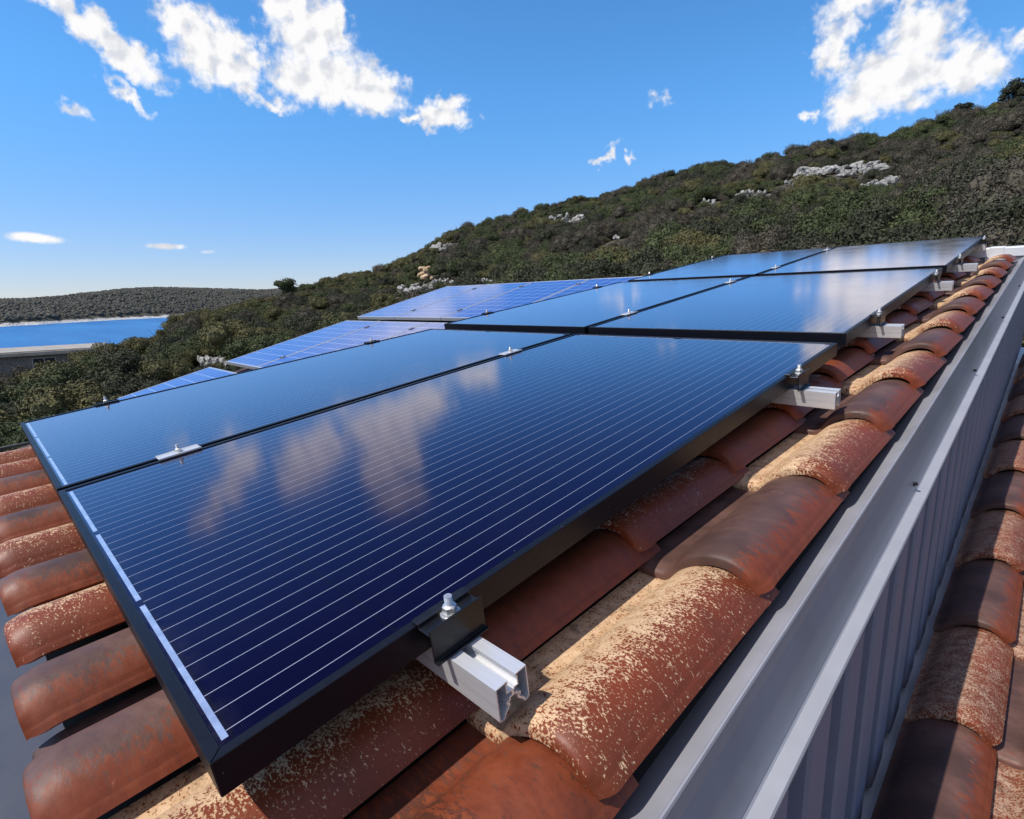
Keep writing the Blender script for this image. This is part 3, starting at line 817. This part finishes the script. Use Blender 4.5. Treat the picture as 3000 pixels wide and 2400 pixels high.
# sea
m, t, b = mat('sea_water')
c = objco(t)
mp = t.node('ShaderNodeMapping', inp={'Vector': c, 'Rotation': (0, 0, math.radians(8)), 'Scale': (0.10, 0.32, 1)})
n = t.noise(mp.outputs[0], 1.0, 6, .62, .3)
mp2 = t.node('ShaderNodeMapping', inp={'Vector': c, 'Rotation': (0, 0, math.radians(12)), 'Scale': (0.006, 0.03, 1)})
nb = t.noise(mp2.outputs[0], 1.0, 4, .6)
setb(t, b, Base_Color=t.mix(t.mr(nb, .35, .65), (0.010, 0.10, 0.30), (0.022, 0.16, 0.40)), Roughness=.34, IOR=1.33)
bump(t, b, n, .9, .6)
tag(link('sea', mesh_np('sea', [(-9000, -9000, SEA), (9000, -9000, SEA), (9000, 9000, SEA), (-9000, 9000, SEA)], [(0, 1, 2, 3)], ['sea_water'])), kind='structure')
# far shore
ISL_TOP = [(-150, .8), (-100, .7)] + [direc(*p)[:2] for p in ((0, 634), (60, 632), (130, 627), (200, 618), (260, 611), (320, 608), (400, 609), (480, 611), (560, 613), (640, 608), (720, 600))] + [(-50, 2.6), (-30, 2)]
def isl_z(a, r, r0, top, R):
    zt_ = CAMW.z + R * math.tan(math.radians(top)) - 2.5
    t_ = (r - r0) / (R - r0)
    if t_ < 0: return SEA - 3 + 3.0 * (1 + t_ * 20) if t_ > -.05 else SEA - 3
    if t_ <= 1: return SEA + (zt_ - SEA) * (math.sin(t_ * PI / 2) ** .8) + 2.0
    return zt_ - (t_ - 1) * 40
def shore_r(a): return interp(a, [(-150, 620), (-88, 690), (-82, 800), (-75, 900), (-60, 1000), (-30, 1100)])
vs, fs = [], []
ia = [-135 + .35 * i for i in range(270)]; ir = [-.06, -.02, 0.0, .012, .03, .06, .1, .15, .2, .26, .32, .4, .48, .56, .64, .72, .8, .88, .94, 1.0, 1.15, 1.5]
for a in ia:
    r0 = shore_r(a) + 14 * fbm(a, 0, 3, 3); R = r0 * 1.55
    for q in ir:
        r = r0 + (R - r0) * q; X = CAMW.x + r * math.sin(math.radians(a)); Y = CAMW.y + r * math.cos(math.radians(a))
        z = isl_z(a, r, r0, interp(a, ISL_TOP), R)
        if q > 0.02: z += fbm(X, Y, 90, 4) * 2.2 * (1 if q < 1 else 0)
        vs.append((X, Y, z))
nr = len(ir)
for i in range(len(ia) - 1):
    for k in range(nr - 1): fs.append((i * nr + k, (i + 1) * nr + k, (i + 1) * nr + k + 1, i * nr + k + 1))
m, t, b = mat('far_scrub')
g = t.node('ShaderNodeNewGeometry'); sz = t.node('ShaderNodeSeparateXYZ', inp={0: g.outputs['Position']})
c = g.outputs['Position']
n = t.noise(c, .09, 6, .75); n2 = t.noise(c, .02, 5, .6); n3 = t.noise(c, .035, 6, .7, 1.0)
col = t.mix(t.mr(n, .42, .58), (0.030, 0.028, 0.018), (0.105, 0.092, 0.066)); col = t.mix(t.mr(n2, .4, .65, 0, .6), col, (0.055, 0.055, 0.030))
col = t.mix(t.mr(n3, .69, .71), col, (0.40, 0.38, 0.34))
rock = t.mr(t.math('ADD', sz.outputs[2], t.math('MULTIPLY', n, -7)), SEA - 1.6, SEA - .4, 1, 0)
col = t.mix(rock, col, (0.62, 0.60, 0.56)); setb(t, b, Base_Color=col, Roughness=.95); bump(t, b, n, 1.0, 5)
tag(link('far_hills', mesh_np('far_hills', vs, fs, ['far_scrub'], True)), kind='structure')
# second ridge, further off
vs, fs = [], []
ia = [-92 + .6 * i for i in range(80)]; T2 = [(-92, .2)] + [direc(*p)[:2] for p in ((380, 618), (480, 613), (560, 609), (640, 603), (700, 596), (760, 588))] + [(-50, 3), (-40, 3)]
for a in ia:
    for r, q in ((1900, -.6), (2200, .4), (2500, .85), (2800, 1.0), (3300, .3)):
        zt_ = CAMW.z + 2800 * math.tan(math.radians(interp(a, T2)))
        X = CAMW.x + r * math.sin(math.radians(a)); Y = CAMW.y + r * math.cos(math.radians(a)); vs.append((X, Y, SEA + (zt_ - SEA) * q + (6 * fbm(X, Y, 300, 3) if q < 1 else 0)))
for i in range(len(ia) - 1):
    for k in range(4): fs.append((i * 5 + k, (i + 1) * 5 + k, (i + 1) * 5 + k + 1, i * 5 + k + 1))
tag(link('distant_hills', mesh_np('distant_hills', vs, fs, ['far_scrub'], True)), kind='structure')

# ------------------------------------------------------------------ scrub
def leaf_mat(name, cols, rough=.75):
    m, t, b = mat(name)
    oi = t.node('ShaderNodeObjectInfo'); c = objco(t); g = t.node('ShaderNodeNewGeometry')
    n = t.noise(c, 2.2, 3, .6); n2 = t.noise(c, 17, 2, .6)
    a_ = t.mix(oi.outputs['Random'], cols[0], cols[1])
    col = t.mix(t.mr(n, .35, .65), a_, cols[2]); col = t.mix(t.mr(n2, .5, .75, 0, .5), col, tuple(v * 1.7 for v in cols[1]))
    setb(t, b, Base_Color=col, Roughness=rough, Specular_IOR_Level=.25)
    return m
leaf_mat('leaf_green', [(0.062, 0.078, 0.030), (0.098, 0.115, 0.044), (0.045, 0.054, 0.024)])
leaf_mat('leaf_dark', [(0.046, 0.050, 0.029), (0.068, 0.072, 0.038), (0.033, 0.036, 0.022)])
leaf_mat('leaf_grey', [(0.078, 0.067, 0.047), (0.110, 0.095, 0.067), (0.053, 0.046, 0.033)])
leaf_mat('leaf_olive', [(0.105, 0.098, 0.038), (0.165, 0.148, 0.060), (0.072, 0.068, 0.030)])
leaf_mat('leaf_yellow', [(0.12, 0.11, 0.025), (0.16, 0.13, 0.035), (0.07, 0.075, 0.02)])
simple('bark', (0.12, 0.10, 0.08), .9, 0, 8, .3, .4)
simple('pale_twig', (0.34, 0.30, 0.26), .9, 0, 8, .2)
def bush_mesh(name, seed, mname, nl=1500, lobes=9, w=1.3, h=1.9, leaf=.085, twigs=10, base=0.0, dens_core=.66):
    r_ = random.Random(seed); nr_ = np.random.default_rng(seed)
    L = []
    for i in range(lobes):
        a = r_.uniform(0, 2 * PI); q = r_.random() ** .6
        rad = r_.uniform(.32, .60) * w * (1 - .25 * q)
        L.append((q * w * .75 * math.cos(a), q * w * .75 * math.sin(a), base + h * r_.uniform(.25, .78) * (1 - .3 * q), rad))
    V, F = [], []; mi = []
    # dark inner mass
    for (x, y, z, rad) in L:
        bm = bmesh.new(); bmesh.ops.create_icosphere(bm, subdivisions=2, radius=rad * dens_core)
        o_ = len(V)
        for v in bm.verts:
            d = v.co.normalized(); k = 1 + .30 * mnoise.noise(Vector((x, y, z)) * 3 + d * 2.2)
            V.append((x + v.co.x * k, y + v.co.y * k, z + v.co.z * k * .85))
        for f in bm.faces: F.append(tuple(v.index + o_ for v in f.verts)); mi.append(0)
        bm.free()
    for i in range(nl):
        x, y, z, rad = L[r_.randrange(lobes)]
        d = Vector(nr_.normal(size=3)).normalized()
        if d.z < -.35: d.z = -d.z
        k = rad * (1 + .30 * mnoise.noise(Vector((x, y, z)) * 3 + d * 2.2)) * r_.uniform(.82, 1.13)
        p = Vector((x, y, z)) + Vector((d.x, d.y, d.z * .85)) * k
        nrm = (d + Vector(nr_.normal(size=3)) * .55).normalized()
        a = nrm.orthogonal().normalized(); a = Matrix.Rotation(r_.uniform(0, 6.28), 3, nrm) @ a; bb = nrm.cross(a)
        s1 = leaf * r_.uniform(.6, 1.3); s2 = s1 * r_.uniform(.35, .6); o_ = len(V)
        V += [tuple(p - a * s1), tuple(p + bb * s2 + nrm * s2 * .3), tuple(p + a * s1), tuple(p - bb * s2 + nrm * s2 * .3)]; F.append((o_, o_ + 1, o_ + 2, o_ + 3)); mi.append(0)
    mb = MB(); mb.v = V; mb.f = F; mb.sm = [False] * len(F)
    for i in range(twigs):
        a = r_.uniform(0, 2 * PI); q = r_.uniform(.3, 1.0); top_ = Vector((q * w * math.cos(a), q * w * math.sin(a), base + h * r_.uniform(.6, .98)))
        mb.tube([(0, 0, base * .3), tuple(top_ * .5 + Vector((0, 0, .1))), tuple(top_)], [.035, .02, .006], 4)
    nt_ = len(mb.f)
    me = mesh_np(name, mb.v, mb.f, [mname, 'bark'])
    me.polygons.foreach_set('material_index', [0] * len(F) + [1] * (nt_ - len(F)))
    me.update()
    return me
SPEC = [  # name, material, seeds
    ('green_scrub', 'leaf_green', 'mass of mid-green evergreen scrub covering the hillside'),
    ('dark_scrub', 'leaf_dark', 'mass of dark green scrub bushes covering the hillside'),
    ('grey_scrub', 'leaf_grey', 'mass of grey-brown twiggy scrub covering the hillside'),
    ('olive_scrub', 'leaf_olive', 'mass of olive and yellowish scrub on the lower slope and crest')]
protos = {}
for si, (nm, mm, lab) in enumerate(SPEC):
    protos[nm] = [bush_mesh(nm + '_bush', 10 * si + k, mm, nl=8000, lobes=13 + k, w=1.25, h=1.8 + .2 * k, leaf=.052 if nm != 'grey_scrub' else .046, twigs=5 if nm != 'grey_scrub' else 16) for k in range(2)]

def cast(px, py):
    a, e, d = direc(px, py)
    p = CAMW.copy(); s_ = 8.0
    while s_ < 320:
        q = CAMW + d * s_
        if q.z <= ground_z(q.x, q.y) + .4: return q
        s_ += .5
    return None
# rock outcrops: survey spots (centre, half size) that are kept clear of bushes
ROCKS = [((1770, 362), (100, 11), 34, 'long pale limestone outcrop high on the hillside, the largest'), ((1850, 388), (46, 8), 12, 'pale limestone boulders just below the right end of the long outcrop'), ((1672, 388), (20, 5), 5, 'small pale rocks below the left end of the long outcrop'),
         ((1584, 411), (38, 8), 9, 'pale boulders halfway up the hill, left of the long outcrop'), ((1488, 427), (18, 5), 4, 'few small pale stones on the hill left of the boulders'), ((1195, 462), (40, 8), 5, 'scattered pale stones below the middle of the skyline'),
         ((925, 523), (34, 10), 9, 'pale rocks on the left shoulder of the hill'), ((895, 577), (14, 12), 4, 'sandy ochre rock face on the left shoulder'), ((975, 594), (72, 5), 16, 'line of pale rocks just behind the blue panels'), ((875, 609), (40, 9), 14, 'heap of white rocks left of the blue panels'),
         ((455, 763), (38, 10), 16, 'heap of broken pale stones left of the middle blue panels'), ((640, 728), (20, 5), 5, 'few pale stones on the slope below the lone tree'), ((378, 828), (8, 4), 2, 'single pale stone among bushes by the lowest blue panel'), ((1305, 500), (14, 4), 3, 'small pale stones low in the middle of the hillside')]
m, t, b = mat('limestone')
c = objco(t); n = t.noise(c, 1.2, 6, .65); vo = t.node('ShaderNodeTexVoronoi', feature='DISTANCE_TO_EDGE', inp={'Vector': t.vmath('ADD', c, t.node('ShaderNodeTexNoise', inp={'Vector': c, 'Scale': 1.5}).outputs['Color']), 'Scale': 1.3})
col = t.mix(t.mr(n, .35, .65), (0.26, 0.25, 0.235), (0.42, 0.41, 0.385)); col = t.mix(t.mr(vo.outputs['Distance'], .0, .07), (0.07, 0.066, 0.055), col)
setb(t, b, Base_Color=col, Roughness=.95); bump(t, b, t.math('ADD', n, vo.outputs['Distance']), .9, .25)
simple('ochre_rock', (0.48, 0.33, 0.20), .9, 0, 1.6, .2, .6)
rock_xy = []
def boulder(mb, c, sx, sy, sz, seed):
    bm = bmesh.new(); bmesh.ops.create_icosphere(bm, subdivisions=3, radius=1.0)
    rr = random.Random(seed); off = Vector((seed * 3.1, seed * 1.7, 0))
    ax = [Vector((rr.gauss(0, 1), rr.gauss(0, 1), rr.gauss(0, 1))).normalized() for _ in range(15)]
    V = []
    for v in bm.verts:
        d = v.co.normalized(); k = min([1.15] + [rr2 / max(.001, d.dot(a_)) for a_, rr2 in zip(ax, (.62, .70, .78, .6, .72, .8, .66, .74, .8, .64, .7, .76, .68, .6, .72)) if d.dot(a_) > .3])
        k *= 1 + .06 * mnoise.noise(d * 3 + off)
        V.append((c[0] + d.x * k * sx, c[1] + d.y * k * sy, c[2] + d.z * k * sz))
    mb.add(V, [tuple(v.index for v in f.verts) for f in bm.faces]); bm.free()
rr = random.Random(3)
for ri, ((cx, cy), (hx, hy), cnt, lab) in enumerate(ROCKS):
    mb = MB(); base = None; apart = cnt <= 9; rm_ = 'ochre_rock' if 'ochre' in lab else 'limestone'; root = None
    cnt = int(cnt * 1.8)
    for i in range(cnt):
        fx = (i + .5) / cnt * 2 - 1 if hx > 25 else rr.uniform(-1, 1)
        px = cx + hx * fx * .92 + rr.uniform(-2, 2); py = cy + hy * rr.uniform(-.8, .8) - (hy * .8 * fx if ri == 0 else 0) + (10 * fx * -1 if ri == 1 else 0)
        q = cast(px, py)
        if q is None: continue
        dist = (q - CAMW).length; s_ = dist * (hy * 1.3915 / 1583.4) * rr.uniform(.32, .72)
        s_ = max(s_ * (.62 if dist < 75 else .85), dist * .0018)
        if root is None and apart: root = thing('rock_outcrop', Matrix.Translation((q.x, q.y, ground_z(q.x, q.y))), lab, 'rocks')
        if apart: mb = MB()
        boulder(mb, (q.x, q.y, ground_z(q.x, q.y) + s_ * .3 + .38), s_ * rr.uniform(1.3, 2.9), s_ * rr.uniform(1.0, 2.0), s_ * rr.uniform(.6, 1.0) + .15, ri * 50 + i)
        rock_xy.append((q.x, q.y, s_ * 1.7 + .6, dist))
        if apart:
            mb.v = [(a_ - root.location.x, b_ - root.location.y, c_ - root.location.z) for a_, b_, c_ in mb.v]
            link('boulder', mb.mesh('boulder', [rm_]), root)
    if mb.v and not apart:
        me = mb.mesh('rock_outcrop', ['ochre_rock' if 'ochre' in lab else 'limestone'])
        tag(link('rock_outcrop', me), lab, 'rocks')
# building by the water
BAZ, BR = -85.6, 74.0
bld_c = Vector((CAMW.x + BR * math.sin(math.radians(BAZ)), CAMW.y + BR * math.cos(math.radians(BAZ)), 0))

pts = {nm: [] for nm, _, _ in SPEC}
rr = random.Random(11)
rock_arr = np.array([(x, y, s_, d) for x, y, s_, d in rock_xy])
def try_bush(X, Y, far=False):
    dx, dy = X - CAMW.x, Y - CAMW.y; r = math.hypot(dx, dy); a = math.degrees(math.atan2(dx, dy))
    z = ground_z(X, Y)
    if z < SEA + 1.2: return
    # not on rocks, nor standing in front of them
    D = np.hypot(rock_arr[:, 0] - X, rock_arr[:, 1] - Y)
    if (D < rock_arr[:, 2]).any(): return
    ra = np.degrees(np.arctan2(rock_arr[:, 0] - CAMW.x, rock_arr[:, 1] - CAMW.y))
    low = 1.0
    m_ = (np.abs(ra - a) * r * .01745 < 1.0 + rock_arr[:, 2] * .5) & (rock_arr[:, 3] > r) & (rock_arr[:, 3] - r < 9.0)
    if m_.any(): low = .34
    # building footprint
    if abs(a - BAZ) < 9 and BR - 4.5 < r < BR + 13: return
    if abs(a - BAZ) < 9 and BR - 14 < r <= BR - 4.5: low = min(low, .62)
    s_ = (rr.uniform(.42, .85) if rr.random() < .84 else rr.uniform(.9, 1.5)) * (.70 + .35 * (fbm(X, Y, 25, 2) + .5)) * max(low, .5)
    if r < 45: s_ *= 1.2
    pn = fbm(X + 100, Y, 16, 3); p2 = fbm(X, Y + 300, 8, 2)
    right = max(0, min(1, (a + 45) / 30))
    u = rr.random()
    if pn + .22 * right > .26: nm = 'grey_scrub' if u < .6 else ('dark_scrub' if u < .8 else 'olive_scrub')
    elif p2 > .15: nm = 'green_scrub' if u < .75 else 'olive_scrub'
    else: nm = 'dark_scrub' if u < .45 else ('green_scrub' if u < .8 else 'grey_scrub')
    R = interp(a, RTAB)
    if a < -50 and r > R * .75 and u < .45: nm = 'olive_scrub'
    if a < -70 and u > .8: nm = 'olive_scrub'
    pts[nm].append((X, Y, z - .15, s_, rr.uniform(0, 6.28)))
r = 12.0
while r < 135:
    step = .95 if r < 60 else 1.15
    a = -104.0
    while a < 12:
        R = interp(a, RTAB)
        if r < R + 10:
            aa = math.radians(a + rr.uniform(-.5, .5) * step / r * 57); q = r + rr.uniform(-.5, .5) * step
            X, Y = CAMW.x + q * math.sin(aa), CAMW.y + q * math.cos(aa)
            inside_house = (-9.0 < X < 6 and -3 < Y < 8.5)
            if not inside_house: try_bush(X, Y)
        a += math.degrees(step / r)
    r += step
print('bushes', {k: len(v) for k, v in pts.items()})
def gn_scatter(name, plist, mesh, label, mname):
    me = bpy.data.meshes.new(name); me.from_pydata([p[:3] for p in plist], [], [])
    me.materials.append(MATS[mname]); me.materials.append(MATS['bark'])
    at = me.attributes.new('bscale', 'FLOAT', 'POINT'); at.data.foreach_set('value', [p[3] for p in plist])
    at = me.attributes.new('brot', 'FLOAT', 'POINT'); at.data.foreach_set('value', [p[4] for p in plist])
    o = link(name, me)
    src = bpy.data.objects.new(name + '_source', mesh)       # not in the scene: only the node tree reads its mesh
    ng = bpy.data.node_groups.new(name + '_nodes', 'GeometryNodeTree')
    ng.interface.new_socket('Geometry', in_out='INPUT', socket_type='NodeSocketGeometry'); ng.interface.new_socket('Geometry', in_out='OUTPUT', socket_type='NodeSocketGeometry')
    t = NT(ng)
    gi = t.node('NodeGroupInput'); go = t.node('NodeGroupOutput')
    oi = t.node('GeometryNodeObjectInfo', transform_space='ORIGINAL', inp={'Object': src, 'As Instance': False})
    sa = t.node('GeometryNodeInputNamedAttribute', data_type='FLOAT', inp={'Name': 'bscale'}); ra = t.node('GeometryNodeInputNamedAttribute', data_type='FLOAT', inp={'Name': 'brot'})
    cx = t.node('ShaderNodeCombineXYZ'); t.l.new(ra.outputs[0], cx.inputs[2])
    ip = t.node('GeometryNodeInstanceOnPoints')
    t.l.new(gi.outputs[0], ip.inputs['Points']); t.l.new(oi.outputs['Geometry'], ip.inputs['Instance']); t.l.new(cx.outputs[0], ip.inputs['Rotation']); t.l.new(sa.outputs[0], ip.inputs['Scale'])
    t.l.new(ip.outputs[0], go.inputs[0])
    md = o.modifiers.new('scatter', 'NODES'); md.node_group = ng
    return tag(o, label, 'scrub', kind='stuff')
for nm, mm, lab in SPEC:
    for k in range(2):
        pl = pts[nm][k::2]
        gn_scatter(nm, pl, protos[nm][k], lab + (', fuller bushes' if k == 0 else ', taller bushes'), mm)
# low scrub over the far shore
def blob_mesh():
    mb = MB(); r_ = random.Random(2)
    for i in range(5): boulder(mb, (r_.uniform(-2, 2), r_.uniform(-2, 2), .6), r_.uniform(1.5, 2.6), r_.uniform(1.5, 2.6), r_.uniform(1.3, 2.2), i)
    return mb.mesh('far_bush', ['leaf_far'])
leaf_mat('leaf_far', [(0.075, 0.072, 0.058), (0.115, 0.108, 0.088), (0.052, 0.053, 0.042)])  # distance haze painted into the leaf colours: lifted and bluer
fb = blob_mesh(); pl = []
for i in range(9000):
    a = rr.uniform(-100, -62); r0 = shore_r(a) + 14 * fbm(a, 0, 3, 3); R = r0 * 1.55; q = rr.random() ** 1.0 * .97 + .03; r = r0 + (R - r0) * q
    X, Y = CAMW.x + r * math.sin(math.radians(a)), CAMW.y + r * math.cos(math.radians(a))
    z = isl_z(a, r, r0, interp(a, ISL_TOP), R) + fbm(X, Y, 90, 4) * 2.2
    pl.append((X, Y, z - .6, rr.uniform(.6, 1.5), rr.uniform(0, 6.28)))
gn_scatter('far_scrub', pl, fb, 'grey-green scrub covering the far shore across the water', 'leaf_far')

# distinct trees and bushes
def plant(px, py, s_, mesh, name, label, cat, up=0.0):
    a, e, d = direc(px, py)
    R = interp(a, RTAB) - 1.5
    X, Y = CAMW.x + R * math.sin(math.radians(a)), CAMW.y + R * math.cos(math.radians(a))
    z = ground_z(X, Y)
    o = thing(name, Matrix.Translation((X, Y, z - .1)) @ Matrix.Rotation(px * .7, 4, 'Z') @ Matrix.Scale(s_, 4), label, cat)
    return o
def tree_parts(o, seed, mname, **kw):
    link('crown', bush_mesh('crown', seed, mname, **kw), o)
    mb = MB(); mb.tube([(0, 0, -.3), (.05, .02, .8), (.0, .08, 1.7)], [.12, .09, .05], 7); link('trunk', mb.mesh('trunk', ['bark']), o)
for (px, py, s_, seed, mname, label, cat) in [
    (600, 604, 1.9, 201, 'leaf_green', 'lone bright green pine standing up from the left crest', 'tree'),
    (2022, 246, 1.25, 202, 'leaf_dark', 'round dark tree on the skyline at the right end of the hill', 'tree'),
    (2135, 205, 1.6, 203, 'leaf_dark', 'tall dark tree at the upper right corner of the skyline', 'tree'),
    (1597, 334, 1.0, 204, 'leaf_dark', 'small round dark bush on the skyline right of the middle', 'bush'),
    (1443, 358, .9, 205, 'leaf_dark', 'small dark bush on the skyline left of the other skyline bushes', 'bush'),
    (1500, 345, 1.1, 206, 'leaf_dark', 'low wide dark bush on the skyline between two smaller ones', 'bush'),
    (1700, 305, 1.1, 207, 'leaf_dark', 'dark bush on the skyline above the left end of the long outcrop', 'bush'),
    (790, 572, 1.0, 208, 'leaf_dark', 'dark bush on the crest where the left shoulder starts to climb', 'bush'),
    (850, 548, 1.0, 209, 'leaf_olive', 'olive bush on the crest above the ochre rock face', 'bush')]:
    o = plant(px, py, s_, None, 'pine_tree' if seed == 201 else ('evergreen_tree' if cat == 'tree' else 'bush'), label, cat)
    tree_parts(o, seed, mname, nl=5000, lobes=9, w=1.0, h=1.7, leaf=.055, twigs=8, base=.7 if cat == 'tree' else .1)
# bare branches
def bare(name, X, Y, z, s_, seed, label):
    mb = MB(); r_ = random.Random(seed)
    for i in range(9):
        a = r_.uniform(0, 6.28); tip = Vector((math.cos(a) * r_.uniform(.5, 1.3), math.sin(a) * r_.uniform(.5, 1.3), r_.uniform(1.4, 2.5)))
        mb.tube([(0, 0, 0), tuple(tip * .45 + Vector((0, 0, .25))), tuple(tip)], [.06, .035, .012], 5)
        for j in range(2):
            q = tip * r_.uniform(.5, .8); mb.tube([tuple(q), tuple(q + Vector((r_.uniform(-.5, .5), r_.uniform(-.5, .5), r_.uniform(.2, .7))))], [.022, .008], 4)
    o = link(name, mb.mesh(name, ['bark']), None, Matrix.Translation((X, Y, z)) @ Matrix.Scale(s_, 4)); tag(o, label, 'bare bush')
for px, s_, seed, lab in ((1977, .75, 5, 'thin bare twigs sticking up from the skyline left of the round dark tree'),):
    a, e, d = direc(px, 258); R = interp(a, RTAB) - 1; X, Y = CAMW.x + R * math.sin(math.radians(a)), CAMW.y + R * math.cos(math.radians(a)); bare('bare_bush', X, Y, ground_z(X, Y) + .8, s_, seed, lab)
a, e, d = direc(208, 742); R = 47; X, Y = CAMW.x + R * math.sin(math.radians(a)), CAMW.y + R * math.cos(math.radians(a)); bare('bare_bush', X, Y, CAMW.z + R * math.tan(math.radians(e)) - 1.6, 1.0, 8, 'leafless grey branches leaning beside the flat-roofed building')

# ------------------------------------------------------------------ flat-roofed building by the water
m, t, b = mat('stone_wall')
c = objco(t); br = t.node('ShaderNodeTexVoronoi', feature='DISTANCE_TO_EDGE', inp={'Vector': c, 'Scale': 3.2}); n = t.noise(c, 5, 5, .7)
col = t.mix(t.mr(br.outputs['Distance'], .0, .08), (0.09, 0.085, 0.08), t.mix(t.mr(n, .35, .65), (0.12, 0.115, 0.115), (0.21, 0.20, 0.19)))
setb(t, b, Base_Color=col, Roughness=.95); bump(t, b, br.outputs['Distance'], .6, .05)
simple('concrete', (0.34, 0.31, 0.27), .9, 0, .9, .25, .2)
simple('dark_glass', (0.02, 0.025, 0.03), .12)
simple('window_white', (0.26, 0.25, 0.235), .8)
zr = CAMW.z + BR * math.tan(math.radians(-2.95))          # top of the slab
a2, e2, _ = direc(0, 790)
ang = math.radians(-BAZ)
Bm = Matrix.Translation((bld_c.x, bld_c.y, zr)) @ Matrix.Rotation(math.radians(90 - 10), 4, 'Z')
# local frame: x to the viewer's right along the front, y away from the viewer
bl = thing('stone_building', Bm, 'low flat-roofed stone building with a concrete roof slab by the water', 'building')
mb = MB(); mb.box((-9, .35, -4.6), (-1.25, 9.0, -.75)); mb.box((.75, .35, -4.6), (4.4, 9.0, -.75)); mb.box((-1.25, .35, -4.6), (.75, 9.0, -2.15)); mb.box((-1.25, .35, -1.02), (.75, 9.0, -.75)); mb.box((-1.2, 2.2, -2.2), (.7, 8.8, -1.0))
link('wall', mb.mesh('wall', ['stone_wall']), bl)
mb = MB(); mb.box((-9.4, -.1, -.75), (4.9, 9.4, -.42)); mb.box((-9.4, .3, -.42), (4.9, 9.4, -.30)); rf = link('roof_slab', mb.mesh('roof_slab', ['concrete']), bl)
mb = MB(); mb.box((-8.6, 6.5, -.295), (-5.2, 9.0, .02)); link('roof_upstand', mb.mesh('roof_upstand', ['concrete']), rf)
mb = MB(); mb.box((-1.24, .30, -2.14), (-1.12, .42, -1.03)); mb.box((.62, .30, -2.14), (.74, .42, -1.03)); mb.box((-1.12, .30, -1.13), (.62, .42, -1.03)); mb.box((-1.12, .30, -2.14), (.62, .42, -2.04)); mb.box((-.28, .305, -2.04), (-.18, .415, -1.13))
wf = link('window', mb.mesh('window', ['window_white']), bl)
mb = MB(); mb.box((-1.12, .36, -2.04), (-.285, .37, -1.13)); mb.box((-.175, .36, -2.04), (.62, .37, -1.13)); link('pane', mb.mesh('pane', ['dark_glass']), wf)

# the house under the roofs
hb = thing('house', Matrix.Translation((0, 0, 0)), 'rendered house walls below the tiled roofs, hidden beneath them', 'house')
mb = MB(); mb.box((-2.25, .25, -5.3), (.26, 5.3, -.32)); link('wall', mb.mesh('wall', ['render_wall']), hb)
mb = MB(); mb.box((-6.9, .4, -5.3), (-2.9, 6.0, -1.45)); link('wall', mb.mesh('wall', ['render_wall']), hb)
mb = MB(); mb.box((.31, .25, -5.3), (1.25, 5.3, -.98)); link('wall', mb.mesh('wall', ['render_wall']), hb)
